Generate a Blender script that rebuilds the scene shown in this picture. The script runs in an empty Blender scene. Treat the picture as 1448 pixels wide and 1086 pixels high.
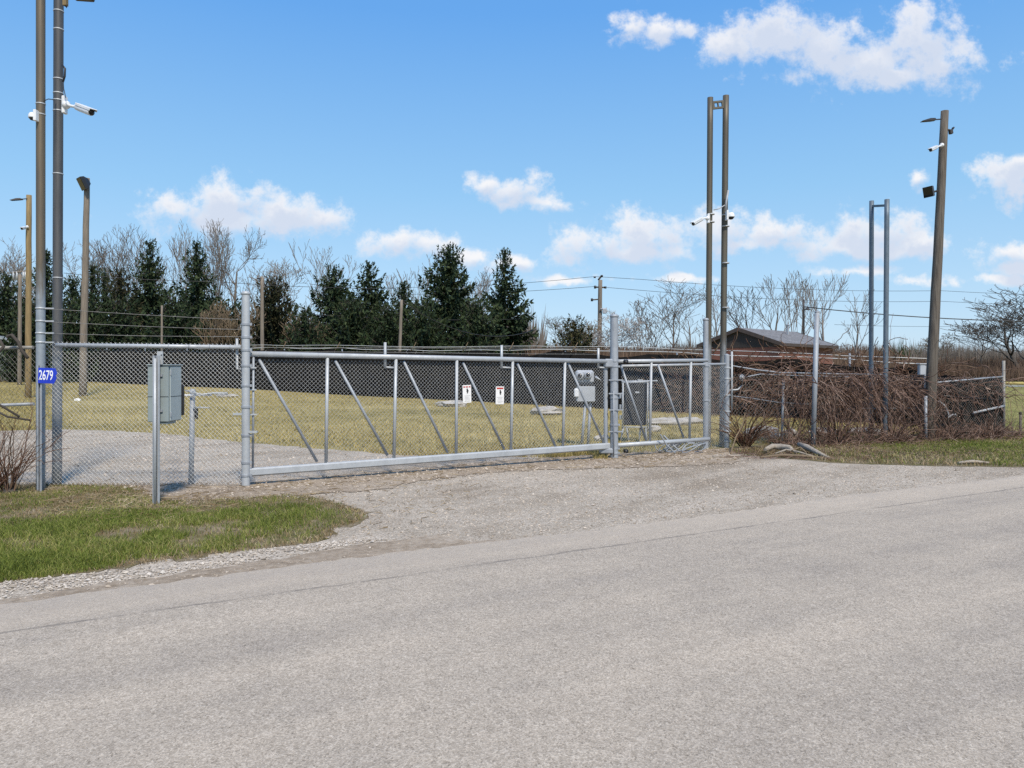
import bpy, math, random
import numpy as np
from mathutils import Vector, Matrix
from mathutils.geometry import tessellate_polygon

sc = bpy.context.scene
COL = sc.collection
R = math.radians
PI = math.pi
rng = np.random.default_rng(7)
random.seed(7)

# ------------------------------------------------------------------ survey: photo readings -> metres
F = 1086.0; CX = 724.0; HY = 522.0; EYE = 1.65
def terrain(x, y):
    t = min(max(y - 21.0, 0.0), 41.0)
    z = 0.0365 * t
    if t < 2.0: z = 0.0365 * t * t / 2.0 * 0.5 + 0.0365 * t * 0.5 * (t / 2.0)
    if y > 95: z += 0.004 * (y - 95)
    return z
def P(px, py, d): return Vector(((px - CX) / F * d, d, EYE - (py - HY) / F * d))
def G(px, py):
    d = EYE * F / (py - HY)
    return Vector(((px - CX) / F * d, d, 0.0))
def at(px, d):
    x = (px - CX) / F * d
    return Vector((x, d, terrain(x, d)))
def zrow(py, d): return EYE - (py - HY) / F * d
def on_line(A, B, px):
    """parameter along A->B seen in direction px"""
    u = (px - CX) / F
    dx, dy = B[0] - A[0], B[1] - A[1]
    return (u * A[1] - A[0]) / (dx - u * dy)

# ------------------------------------------------------------------ mesh helpers
class MB:
    def __init__(s): s.v = []; s.f = []; s.sm = []
    def add(s, verts, faces, smooth=False):
        o = len(s.v)
        s.v.extend([tuple(v) for v in verts])
        for f in faces:
            s.f.append(tuple(i + o for i in f)); s.sm.append(smooth)
        return s
    def box(s, c, size, rz=0.0, M=None, bevel=0.0):
        hx, hy, hz = size[0] / 2, size[1] / 2, size[2] / 2
        b = min(bevel, hx * .9, hy * .9, hz * .9)
        m = M if M is not None else Matrix.Rotation(rz, 3, 'Z')
        c = Vector(c)
        if b <= 0:
            vs = [Vector((x, y, z)) for x in (-hx, hx) for y in (-hy, hy) for z in (-hz, hz)]
            fs = [(0, 1, 3, 2), (4, 6, 7, 5), (0, 4, 5, 1), (2, 3, 7, 6), (0, 2, 6, 4), (1, 5, 7, 3)]
        else:
            vs = []; idx = {}
            for sx in (-1, 1):
                for sy in (-1, 1):
                    for sz in (-1, 1):
                        idx[(sx, sy, sz)] = len(vs)
                        vs += [Vector((sx * hx, sy * (hy - b), sz * (hz - b))), Vector((sx * (hx - b), sy * hy, sz * (hz - b))), Vector((sx * (hx - b), sy * (hy - b), sz * hz))]
            fs = []
            g = lambda a, k: idx[a] + k
            for k, ax in ((0, 0), (1, 1), (2, 2)):
                for sg in (-1, 1):
                    o = [(-1, -1), (-1, 1), (1, 1), (1, -1)]
                    q = []
                    for (a, b2) in o:
                        key = [0, 0, 0]; key[ax] = sg; key[(ax + 1) % 3] = a; key[(ax + 2) % 3] = b2
                        q.append(g(tuple(key), k))
                    fs.append(q if sg > 0 else q[::-1])
            for ax in range(3):
                a1, a2 = (ax + 1) % 3, (ax + 2) % 3
                for p in (-1, 1):
                    for q in (-1, 1):
                        k0 = [0, 0, 0]; k1 = [0, 0, 0]
                        k0[ax] = -1; k1[ax] = 1
                        k0[a1] = k1[a1] = p; k0[a2] = k1[a2] = q
                        fs.append((g(tuple(k0), a1), g(tuple(k1), a1), g(tuple(k1), a2), g(tuple(k0), a2)))
            for k in idx: fs.append((idx[k], idx[k] + 1, idx[k] + 2))
        return s.add([c + m @ v for v in vs], fs)
    def tube(s, pts, r, n=10, cap=True, smooth=True, flat=None):
        pts = [Vector(p) for p in pts]
        rs = r if isinstance(r, (list, tuple)) else [r] * len(pts)
        ref = Vector((0, 0, 1)) if abs((pts[-1] - pts[0]).normalized().z) < .9 else Vector((1, 0, 0))
        vs = []; fs = []
        for i, p in enumerate(pts):
            a = pts[max(i - 1, 0)]; b = pts[min(i + 1, len(pts) - 1)]
            d = (b - a).normalized()
            u = d.cross(ref).normalized(); w = d.cross(u)
            ref = ref if u.length else Vector((1, 0, 0))
            for k in range(n):
                t = 2 * PI * (k + .5) / n
                vs.append(p + (u * math.cos(t) + w * math.sin(t)) * rs[i])
        for i in range(len(pts) - 1):
            for k in range(n):
                a = i * n + k; b = i * n + (k + 1) % n
                fs.append((a, b, b + n, a + n))
        s.add(vs, fs, smooth)
        if cap:
            o = len(s.v) - len(vs)
            s.f.append(tuple(o + k for k in range(n))[::-1]); s.sm.append(False)
            e = o + (len(pts) - 1) * n
            s.f.append(tuple(e + k for k in range(n))); s.sm.append(False)
        return s
    def lathe(s, c, axis, prof, n=16):
        """prof: list of (radius, along)"""
        axis = Vector(axis).normalized()
        pr = [prof[0]]
        for (r0, a0), (r1, a1) in zip(prof, prof[1:]):
            if abs(a1 - a0) > .03:      # keep the shading of long faces flat right up to the rims
                e = .004 / abs(a1 - a0)
                pr += [(r0 + (r1 - r0) * e, a0 + (a1 - a0) * e), (r1 + (r0 - r1) * e, a1 + (a0 - a1) * e)]
            pr.append((r1, a1))
        return s.tube([Vector(c) + axis * a for r, a in pr], [max(r, 1e-4) for r, a in pr], n)
    def prism(s, poly, h, M=None, c=(0, 0, 0)):
        """poly in local xz, thickness h along local y"""
        m = M if M is not None else Matrix.Identity(3)
        c = Vector(c); n = len(poly)
        vs = [c + m @ Vector((x, -h / 2, z)) for x, z in poly] + [c + m @ Vector((x, h / 2, z)) for x, z in poly]
        fs = [tuple(range(n)), tuple(range(2 * n - 1, n - 1, -1))]
        for i in range(n):
            j = (i + 1) % n
            fs.append((i, i + n, j + n, j))
        return s.add(vs, fs)
    def islands(s):
        par = list(range(len(s.v)))
        def find(i):
            while par[i] != i: par[i] = par[par[i]]; i = par[i]
            return i
        for f in s.f:
            a = find(f[0])
            for i in f[1:]: par[find(i)] = a
        out = {}
        for f, sm in zip(s.f, s.sm):
            out.setdefault(find(f[0]), []).append((f, sm))
        res = []
        for k, fl in out.items():
            mp = {}; m = MB()
            for f, sm in fl:
                for i in f:
                    if i not in mp: mp[i] = len(m.v); m.v.append(s.v[i])
                m.f.append(tuple(mp[i] for i in f)); m.sm.append(sm)
            res.append(m)
        return res
    def build_each(s, name, mat, thing=None, parent=None):
        for m in s.islands(): m.build(name, mat, thing, parent)
    def build(s, name, mat, thing=None, parent=None):
        """thing: the top-level Empty whose location is the origin; parent: direct parent (part) if deeper"""
        o = Vector((0, 0, 0))
        if thing is not None: o = thing.location
        me = bpy.data.meshes.new(name)
        me.from_pydata([(v[0] - o[0], v[1] - o[1], v[2] - o[2]) for v in s.v], [], s.f)
        me.polygons.foreach_set('use_smooth', s.sm)
        me.update()
        me.materials.append(mat)
        ob = bpy.data.objects.new(name, me); COL.objects.link(ob)
        if thing is not None: ob.parent = parent or thing
        return ob

def np_mesh(name, V, faces, mat, thing=None, parent=None, smooth=False, origin=None):
    """faces: list of (N,k) int arrays"""
    V = np.asarray(V, dtype=np.float32).reshape(-1, 3)
    o = np.zeros(3)
    if thing is not None: o = np.array(thing.location)
    if origin is not None: o = np.array(origin)
    me = bpy.data.meshes.new(name)
    loops = np.concatenate([f.reshape(-1) for f in faces]).astype(np.int32)
    tot = np.concatenate([np.full(len(f), f.shape[1]) for f in faces]).astype(np.int32)
    st = np.concatenate([[0], np.cumsum(tot)[:-1]]).astype(np.int32)
    me.vertices.add(len(V)); me.loops.add(len(loops)); me.polygons.add(len(tot))
    me.vertices.foreach_set('co', (V - o).astype(np.float32).reshape(-1))
    me.loops.foreach_set('vertex_index', loops)
    me.polygons.foreach_set('loop_start', st); me.polygons.foreach_set('loop_total', tot)
    me.polygons.foreach_set('use_smooth', np.full(len(tot), smooth))
    me.update(calc_edges=True); me.validate()
    me.materials.append(mat)
    ob = bpy.data.objects.new(name, me); COL.objects.link(ob)
    if origin is not None: ob.location = origin
    if thing is not None: ob.parent = parent or thing
    return ob

def seg_mesh(P0, P1, R0, R1, n=3):
    """many little tapered prisms at once"""
    P0 = np.asarray(P0, float); P1 = np.asarray(P1, float); R0 = np.asarray(R0, float); R1 = np.asarray(R1, float)
    d = P1 - P0; L = np.linalg.norm(d, axis=1, keepdims=True); L[L == 0] = 1; d = d / L
    ref = np.where(np.abs(d[:, 2:3]) < .9, np.array([[0, 0, 1.]]), np.array([[1., 0, 0]]))
    u = np.cross(d, ref); u /= np.linalg.norm(u, axis=1, keepdims=True); w = np.cross(d, u)
    N = len(P0); V = np.zeros((N, 2 * n, 3))
    for k in range(n):
        t = 2 * PI * k / n
        e = u * math.cos(t) + w * math.sin(t)
        V[:, k] = P0 + e * R0[:, None]; V[:, n + k] = P1 + e * R1[:, None]
    base = np.arange(N)[:, None] * 2 * n
    Fs = [np.concatenate([base + k, base + (k + 1) % n, base + n + (k + 1) % n, base + n + k], axis=1) for k in range(n)]
    return V.reshape(-1, 3), np.concatenate(Fs)

def segs_obj(name, segs, mat, thing=None, parent=None, origin=None, big=.06):
    """segs: list of (p0,p1,r0,r1)"""
    a = np.array([list(p0) + list(p1) + [r0, r1] for p0, p1, r0, r1 in segs])
    Vs = []; Fs = []; off = 0
    for m, n in ((a[:, 6] >= big, 7), (a[:, 6] < big, 3)):
        b = a[m]
        if len(b) == 0: continue
        V, Fa = seg_mesh(b[:, :3], b[:, 3:6], b[:, 6], b[:, 7], n)
        Vs.append(V); Fs.append(Fa + off); off += len(V)
    return np_mesh(name, np.concatenate(Vs), Fs, mat, thing, parent, True, origin)

# ------------------------------------------------------------------ tagging
def tag(o, label=None, cat=None, group=None, kind=None):
    if label: o['label'] = label
    if cat: o['category'] = cat
    if group: o['group'] = group
    if kind: o['kind'] = kind
    return o
def thing(name, loc, label, cat, group=None):
    e = bpy.data.objects.new(name, None); COL.objects.link(e)
    e.location = loc; e.empty_display_size = .2
    return tag(e, label, cat, group)

# ------------------------------------------------------------------ materials
def new_mat(name):
    m = bpy.data.materials.new(name); m.use_nodes = True
    nt = m.node_tree; b = nt.nodes['Principled BSDF']
    return m, nt, b
def N(nt, t, **kw):
    n = nt.nodes.new(t)
    for k, v in kw.items():
        if k in n.inputs.keys(): n.inputs[k].default_value = v
        else: setattr(n, k, v)
    return n
def ramp(nt, fac, stops, interp='LINEAR'):
    r = nt.nodes.new('ShaderNodeValToRGB'); r.color_ramp.interpolation = interp
    e = r.color_ramp.elements
    while len(e) < len(stops): e.new(.5)
    for i, (p, c) in enumerate(stops):
        e[i].position = p; e[i].color = (c[0], c[1], c[2], 1)
    nt.links.new(fac, r.inputs[0]); return r.outputs[0]
def noise(nt, scale, detail=4, rough=.6, vec=None, coord='Object', sc3=None, dist=0.0):
    n = nt.nodes.new('ShaderNodeTexNoise'); n.inputs['Scale'].default_value = scale
    n.inputs['Detail'].default_value = detail; n.inputs['Roughness'].default_value = rough
    n.inputs['Distortion'].default_value = dist
    if vec is None:
        vec = nt.nodes.new('ShaderNodeTexCoord').outputs[coord]
    if sc3:
        mp = nt.nodes.new('ShaderNodeMapping'); mp.inputs['Scale'].default_value = sc3
        nt.links.new(vec, mp.inputs[0]); vec = mp.outputs[0]
    nt.links.new(vec, n.inputs['Vector']); return n.outputs['Fac']
def mix(nt, fac, a, b, mode='MIX'):
    m = nt.nodes.new('ShaderNodeMix'); m.data_type = 'RGBA'; m.blend_type = mode
    if isinstance(fac, (int, float)): m.inputs[0].default_value = fac
    else: nt.links.new(fac, m.inputs[0])
    for s, i in ((a, 6), (b, 7)):
        if isinstance(s, (tuple, list)): m.inputs[i].default_value = (s[0], s[1], s[2], 1)
        else: nt.links.new(s, m.inputs[i])
    return m.outputs[2]
def math_(nt, op, a, b=None, c=None, clamp=False):
    m = nt.nodes.new('ShaderNodeMath'); m.operation = op; m.use_clamp = clamp
    for i, s in enumerate((a, b, c)):
        if s is None: continue
        if isinstance(s, (int, float)): m.inputs[i].default_value = s
        else: nt.links.new(s, m.inputs[i])
    return m.outputs[0]
def bump(nt, b, h, strength=.3, dist=.01):
    bn = nt.nodes.new('ShaderNodeBump'); bn.inputs['Strength'].default_value = strength; bn.inputs['Distance'].default_value = dist
    nt.links.new(h, bn.inputs['Height']); nt.links.new(bn.outputs[0], b.inputs['Normal'])
def simple(name, c1, c2=None, scale=6, rough=.6, metal=0.0, sc3=None, bmp=0.0, detail=4, spec=None):
    m, nt, b = new_mat(name)
    b.inputs['Roughness'].default_value = rough; b.inputs['Metallic'].default_value = metal
    if spec is not None: b.inputs['Specular IOR Level'].default_value = spec
    c2 = c2 or tuple(x * .8 for x in c1)
    f = noise(nt, scale, detail, .65, sc3=sc3)
    nt.links.new(ramp(nt, f, [(.32, c2), (.68, c1)]), b.inputs['Base Color'])
    if bmp: bump(nt, b, f, bmp, .01)
    return m
def island(name, stops, rough=.85, scale=.6, spec=.2, transl=0.0):
    """colour that varies from leaf to leaf / stone to stone and in broad patches"""
    m, nt, b = new_mat(name)
    b.inputs['Roughness'].default_value = rough; b.inputs['Specular IOR Level'].default_value = spec
    g = nt.nodes.new('ShaderNodeNewGeometry')
    f = noise(nt, scale, 3, .6, coord='Object')
    s = math_(nt, 'ADD', math_(nt, 'MULTIPLY', g.outputs['Random Per Island'], .62), math_(nt, 'MULTIPLY', math_(nt, 'SUBTRACT', f, .32), 1.05), clamp=True)
    nt.links.new(ramp(nt, s, stops), b.inputs['Base Color'])
    if transl:
        t = nt.nodes.new('ShaderNodeBsdfTranslucent'); nt.links.new(b.inputs['Base Color'].links[0].from_socket, t.inputs[0])
        mx = nt.nodes.new('ShaderNodeMixShader'); mx.inputs[0].default_value = transl
        out = nt.nodes['Material Output']
        nt.links.new(b.outputs[0], mx.inputs[1]); nt.links.new(t.outputs[0], mx.inputs[2]); nt.links.new(mx.outputs[0], out.inputs[0])
    return m

def galv(name, c, dark, metal=.55, rough=.42):
    m, nt, b = new_mat(name)
    b.inputs['Metallic'].default_value = metal
    v = nt.nodes.new('ShaderNodeTexVoronoi'); v.inputs['Scale'].default_value = 38
    tc = nt.nodes.new('ShaderNodeTexCoord'); nt.links.new(tc.outputs['Object'], v.inputs['Vector'])
    f = noise(nt, 5, 5, .7, sc3=(1, 1, .35))
    f2 = math_(nt, 'ADD', math_(nt, 'MULTIPLY', f, .88), math_(nt, 'MULTIPLY', v.outputs['Color'], .12))
    rs_ = ramp(nt, noise(nt, 3.1, 5, .7), [(.66, (0,) * 3), (.74, (.55,) * 3)])
    nt.links.new(mix(nt, rs_, ramp(nt, f2, [(.3, dark), (.62, c)]), (.26, .17, .10)), b.inputs['Base Color'])
    nt.links.new(ramp(nt, f, [(.3, (rough + .2,) * 3), (.7, (rough - .05,) * 3)]), b.inputs['Roughness'])
    return m
M_galv = galv('galvanised_steel', (.47, .49, .50), (.35, .37, .385), .25, .48)
M_galv_dull = galv('dull_galvanised_steel', (.36, .385, .41), (.23, .25, .275), .22, .52)
M_wire = galv('galvanised_wire', (.74, .74, .71), (.60, .60, .58), .15, .5)
M_wire_gate = galv('gate_mesh_wire', (.52, .52, .50), (.40, .40, .39), .2, .5)
M_wire_dull = galv('weathered_wire', (.30, .29, .26), (.17, .16, .15), .3, .6)
M_white = simple('white_plastic', (.78, .79, .79), (.66, .67, .67), 5, .35)
M_black = simple('black_plastic', (.022, .022, .024), (.012, .012, .012), 8, .4)
M_glass = simple('dark_lens_glass', (.012, .013, .016), (.008, .008, .01), 3, .08)
M_bronze = simple('dark_bronze_paint', (.05, .042, .036), (.03, .026, .023), 9, .45)
M_cab = simple('grey_green_cabinet_paint', (.27, .315, .315), (.23, .27, .27), 3, .45)
M_cab_lit = simple('lit_side_cabinet_paint', (.38, .43, .425), (.33, .375, .37), 3, .45)  # same cabinet paint, brightened: light on the side face put into the colour
M_grey_box = simple('grey_enamel', (.42, .44, .46), (.34, .36, .38), 4, .5)
M_blue = simple('blue_sign_enamel', (.012, .045, .52), (.01, .035, .44), 5, .3)
M_signwhite = simple('white_sign_face', (.80, .79, .77), (.70, .69, .66), 12, .45)
M_digit = simple('white_reflective_digits', (.86, .87, .88), (.80, .81, .82), 20, .4)
M_red = simple('red_sign_ink', (.50, .035, .02), (.36, .02, .015), 30, .5)
M_ink = simple('black_sign_ink', (.03, .03, .03), None, 30, .6)
M_paleink = simple('grey_sign_ink', (.45, .44, .44), None, 30, .6)
M_ochre = simple('ochre_pole_wood', (.30, .215, .10), (.16, .115, .055), 5, .85, sc3=(6, 6, .35), bmp=.4)
M_wood = simple('weathered_pole_wood', (.175, .15, .12), (.045, .037, .03), 6, .9, sc3=(9, 9, .28), bmp=.6, detail=6)
M_wood_pale = simple('pale_pole_wood', (.25, .21, .165), (.12, .10, .08), 5, .9, sc3=(6, 6, .4), bmp=.4)
M_bark = simple('grey_brown_bark', (.19, .16, .13), (.10, .085, .07), 2.2, .95)
M_bark_pale = simple('pale_twig_bark', (.26, .23, .20), (.16, .14, .12), 2, .95)
M_bark_tan = simple('tan_twig_bark', (.25, .185, .115), (.13, .095, .06), 2, .95)
M_bark_dark = simple('dark_bark', (.085, .072, .058), (.045, .038, .032), 2, .95)
M_blossom = simple('whitish_budding_twigs', (.48, .44, .40), (.30, .27, .24), 2, .9)
M_rubber = simple('black_cable_rubber', (.02, .02, .02), None, 8, .5)
M_conduit = simple('grey_conduit', (.42, .43, .44), None, 8, .5)
M_log = simple('bleached_log_wood', (.44, .385, .31), (.20, .165, .13), 5, .95, sc3=(.6, 5, 5), bmp=.5, detail=6)
M_rock = simple('pale_limestone', (.50, .47, .42), (.28, .26, .23), 4, .95, bmp=.6, detail=7)
M_yellow = simple('yellow_rail_paint', (.62, .49, .16), (.50, .38, .12), 6, .5)
M_roofpale = simple('pale_metal_roof', (.42, .45, .45), (.33, .36, .36), 3, .4, .3)
M_siding = simple('green_grey_siding', (.16, .19, .16), (.12, .14, .12), 4, .7)
M_gable = simple('dark_brown_boards', (.050, .040, .036), (.028, .022, .02), 3, .8, sc3=(9, 9, .3), bmp=.4)
M_fascia = simple('brown_fascia_paint', (.075, .055, .045), (.05, .036, .03), 5, .7)

def mast_mat(name, zsplit, low, up, up2):
    m, nt, b = new_mat(name)
    b.inputs['Metallic'].default_value = .35; b.inputs['Roughness'].default_value = .55
    tc = nt.nodes.new('ShaderNodeTexCoord'); sx = nt.nodes.new('ShaderNodeSeparateXYZ'); nt.links.new(tc.outputs['Object'], sx.inputs[0])
    f = noise(nt, 2.5, 5, .7, sc3=(2.5, 2.5, .28))
    f2 = noise(nt, 12, 4, .6)
    zf = math_(nt, 'ADD', sx.outputs[2], math_(nt, 'MULTIPLY', math_(nt, 'SUBTRACT', f, .5), 2.2))
    k = nt.nodes.new('ShaderNodeMapRange'); k.interpolation_type = 'SMOOTHSTEP'
    k.inputs[1].default_value = zsplit - .35; k.inputs[2].default_value = zsplit + .35
    nt.links.new(zf, k.inputs[0])
    cu = ramp(nt, f, [(.35, up2), (.62, up)])
    cl = ramp(nt, f2, [(.3, tuple(x * .75 for x in low)), (.7, low)])
    nt.links.new(mix(nt, k.outputs[0], cl, cu), b.inputs['Base Color'])
    return m
M_mast_a = mast_mat('rust_stained_mast', 2.75, (.33, .37, .40), (.16, .125, .08), (.095, .088, .078))
M_mast_b = mast_mat('dark_weathered_mast', 1.9, (.24, .265, .29), (.115, .115, .115), (.07, .072, .075))
M_mast_c = mast_mat('olive_weathered_mast', 1.9, (.30, .32, .33), (.125, .112, .082), (.08, .066, .05))
M_mast_d = mast_mat('blue_grey_mast', 9.0, (.155, .195, .23), (.2, .2, .2), (.15, .15, .15))

M_needle = island('spruce_needles', [(0, (.009, .017, .009)), (.35, (.019, .034, .015)), (.7, (.040, .060, .024)), (1, (.078, .090, .040))], .8, .5, .2)
M_cedar = island('cedar_foliage', [(0, (.010, .016, .008)), (.4, (.024, .030, .013)), (.75, (.05, .046, .022)), (1, (.09, .07, .04))], .85, .6, .15)
M_olive = island('olive_conifer_foliage', [(0, (.018, .022, .010)), (.5, (.05, .052, .022)), (1, (.12, .10, .045))], .85, .7, .15)
M_vine = island('dead_vine_stems', [(0, (.045, .027, .020)), (.35, (.125, .075, .055)), (.7, (.25, .165, .125)), (1, (.43, .325, .26))], .9, 1.3)
M_redstem = island('reddish_shrub_stems', [(0, (.04, .02, .014)), (.5, (.13, .07, .045)), (1, (.30, .21, .14))], .9, 1.5)
M_brush = island('brown_brush', [(0, (.035, .024, .018)), (.5, (.10, .066, .046)), (1, (.20, .14, .10))], .95, .12)
M_farwood = island('distant_wood_twigs', [(0, (.07, .062, .055)), (.5, (.125, .11, .098)), (1, (.19, .165, .145))], .95, .05)
M_grass = island('verge_grass_blades', [(0, (.065, .075, .014)), (.3, (.125, .163, .024)), (.58, (.205, .245, .046)), (.8, (.35, .32, .11)), (1, (.52, .43, .22))], .7, .9, .25, .25)
M_lawnblade = island('lawn_grass_blades', [(0, (.19, .155, .045)), (.35, (.35, .28, .10)), (.75, (.49, .395, .165)), (1, (.64, .53, .27))], .8, .35, .2, .2)
M_straw = island('dead_grass_and_litter', [(0, (.09, .06, .03)), (.5, (.25, .18, .095)), (1, (.50, .42, .28))], .9, .9, .15)
M_stone = island('gravel_stones', [(0, (.17, .14, .105)), (.4, (.36, .30, .235)), (.75, (.50, .43, .35)), (1, (.64, .57, .48))], .9, .8, .2)
M_chip = island('white_limestone_chips', [(0, (.22, .185, .145)), (.4, (.40, .35, .29)), (1, (.66, .60, .52))], .9, 1.2, .2)

# ground materials (object coordinates are metres; the sheets sit at the origin)
def m_road():
    m, nt, b = new_mat('worn_asphalt'); b.inputs['Roughness'].default_value = .85; b.inputs['Specular IOR Level'].default_value = .3
    tc = nt.nodes.new('ShaderNodeTexCoord')
    mp = nt.nodes.new('ShaderNodeMapping'); mp.vector_type = 'POINT'; mp.inputs['Rotation'].default_value = (0, 0, -ROAD_ANG)
    nt.links.new(tc.outputs['Object'], mp.inputs[0]); vec = mp.outputs[0]
    v = nt.nodes.new('ShaderNodeTexVoronoi'); v.inputs['Scale'].default_value = 125; nt.links.new(vec, v.inputs['Vector'])
    v2 = nt.nodes.new('ShaderNodeTexVoronoi'); v2.inputs['Scale'].default_value = 64; nt.links.new(vec, v2.inputs['Vector'])
    fine = noise(nt, 130, 3, .7, vec=vec)
    band = noise(nt, .9, 4, .6, vec=vec, sc3=(.09, 1.0, 1))
    blot = noise(nt, 1.6, 5, .65, vec=vec)
    mid = noise(nt, 14, 4, .7, vec=vec)
    s = math_(nt, 'ADD', math_(nt, 'MULTIPLY', v.outputs['Color'], .42), math_(nt, 'MULTIPLY', fine, .45))
    s = math_(nt, 'ADD', s, math_(nt, 'MULTIPLY', v2.outputs['Color'], .18))
    s = math_(nt, 'ADD', s, math_(nt, 'MULTIPLY', math_(nt, 'SUBTRACT', mid, .5), .22))
    stone = ramp(nt, s, [(.16, (.105, .081, .058)), (.36, (.333, .279, .213)), (.58, (.472, .401, .314)), (.80, (.637, .552, .441)), (.96, (.84, .752, .62))])
    tone = ramp(nt, math_(nt, 'ADD', math_(nt, 'MULTIPLY', band, .7), math_(nt, 'MULTIPLY', blot, .3)), [(.38, (.82, .82, .83)), (.49, (.97, .965, .955)), (.61, (1.12, 1.105, 1.08))])
    c = mix(nt, 1.0, stone, tone, 'MULTIPLY')
    # the tar joint and the paler patched strip beyond it
    sx = nt.nodes.new('ShaderNodeSeparateXYZ'); nt.links.new(vec, sx.inputs[0])
    wob = noise(nt, .8, 4, .7, vec=vec, sc3=(1, 0, 0))
    wob2 = noise(nt, 9, 3, .7, vec=vec)
    n_ = math_(nt, 'ADD', sx.outputs[1], math_(nt, 'MULTIPLY', math_(nt, 'SUBTRACT', wob, .5), .16))
    n_ = math_(nt, 'ADD', n_, math_(nt, 'MULTIPLY', math_(nt, 'SUBTRACT', wob2, .5), .03))
    past = nt.nodes.new('ShaderNodeMapRange'); past.inputs[1].default_value = SEAM - .03; past.inputs[2].default_value = SEAM + .25; nt.links.new(n_, past.inputs[0])
    c = mix(nt, math_(nt, 'MULTIPLY', past.outputs[0], .36), c, (.57, .475, .36))
    j = math_(nt, 'ABSOLUTE', math_(nt, 'SUBTRACT', n_, SEAM))
    jm = nt.nodes.new('ShaderNodeMapRange'); jm.inputs[1].default_value = .024; jm.inputs[2].default_value = .008; nt.links.new(j, jm.inputs[0])
    gate_ = noise(nt, 2.2, 4, .75, vec=vec, sc3=(1, .3, 1))
    jmm = math_(nt, 'MULTIPLY', jm.outputs[0], ramp(nt, gate_, [(.38, (.12,) * 3), (.58, (.75,) * 3)]))
    c = mix(nt, jmm, c, (.17, .145, .12))
    # dust drifting in from the shoulder
    dn = nt.nodes.new('ShaderNodeMapRange'); dn.inputs[1].default_value = EDGE - .45; dn.inputs[2].default_value = EDGE + .05; nt.links.new(n_, dn.inputs[0])
    dd = math_(nt, 'MULTIPLY', dn.outputs[0], ramp(nt, noise(nt, 5, 6, .75, vec=vec), [(.40, (0,) * 3), (.66, (.85,) * 3)]))
    c = mix(nt, dd, c, (.40, .345, .28))
    nt.links.new(c, b.inputs['Base Color'])
    bump(nt, b, s, .9, .009)
    return m
def m_gravel():
    m, nt, b = new_mat('crushed_gravel'); b.inputs['Roughness'].default_value = .95; b.inputs['Specular IOR Level'].default_value = .2
    tc = nt.nodes.new('ShaderNodeTexCoord'); vec = tc.outputs['Object']
    v = nt.nodes.new('ShaderNodeTexVoronoi'); v.inputs['Scale'].default_value = 58; nt.links.new(vec, v.inputs['Vector'])
    v2 = nt.nodes.new('ShaderNodeTexVoronoi'); v2.inputs['Scale'].default_value = 90; nt.links.new(vec, v2.inputs['Vector'])
    big = noise(nt, .55, 5, .65, vec=vec); md = noise(nt, 5, 5, .7, vec=vec)
    mp = nt.nodes.new('ShaderNodeMapping'); mp.inputs['Rotation'].default_value = (0, 0, -R(50)); nt.links.new(vec, mp.inputs[0])
    trk = noise(nt, 1.3, 4, .6, vec=mp.outputs[0], sc3=(.10, 1, 1))
    s = math_(nt, 'ADD', math_(nt, 'MULTIPLY', v.outputs['Color'], .45), math_(nt, 'MULTIPLY', v2.outputs['Color'], .3))
    s = math_(nt, 'ADD', s, math_(nt, 'MULTIPLY', md, .3))
    c = ramp(nt, s, [(.2, (.19, .157, .115)), (.45, (.385, .332, .262)), (.66, (.52, .457, .372)), (.95, (.74, .665, .555))])
    t = ramp(nt, math_(nt, 'ADD', math_(nt, 'MULTIPLY', big, .5), math_(nt, 'MULTIPLY', trk, .5)), [(.38, (.70, .655, .60)), (.5, (.97, .95, .92)), (.60, (1.12, 1.10, 1.08))])
    nt.links.new(mix(nt, 1, c, t, 'MULTIPLY'), b.inputs['Base Color'])
    bump(nt, b, s, .9, .015)
    return m
def m_dirt():
    m, nt, b = new_mat('trampled_dirt'); b.inputs['Roughness'].default_value = .95; b.inputs['Specular IOR Level'].default_value = .15
    f = noise(nt, 9, 8, .75); f2 = noise(nt, .9, 4, .6)
    s = math_(nt, 'ADD', math_(nt, 'MULTIPLY', f, .65), math_(nt, 'MULTIPLY', f2, .35))
    nt.links.new(ramp(nt, s, [(.36, (.20, .15, .10)), (.5, (.345, .275, .20)), (.64, (.47, .395, .305))]), b.inputs['Base Color'])
    bump(nt, b, f, .9, .03)
    return m
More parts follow.
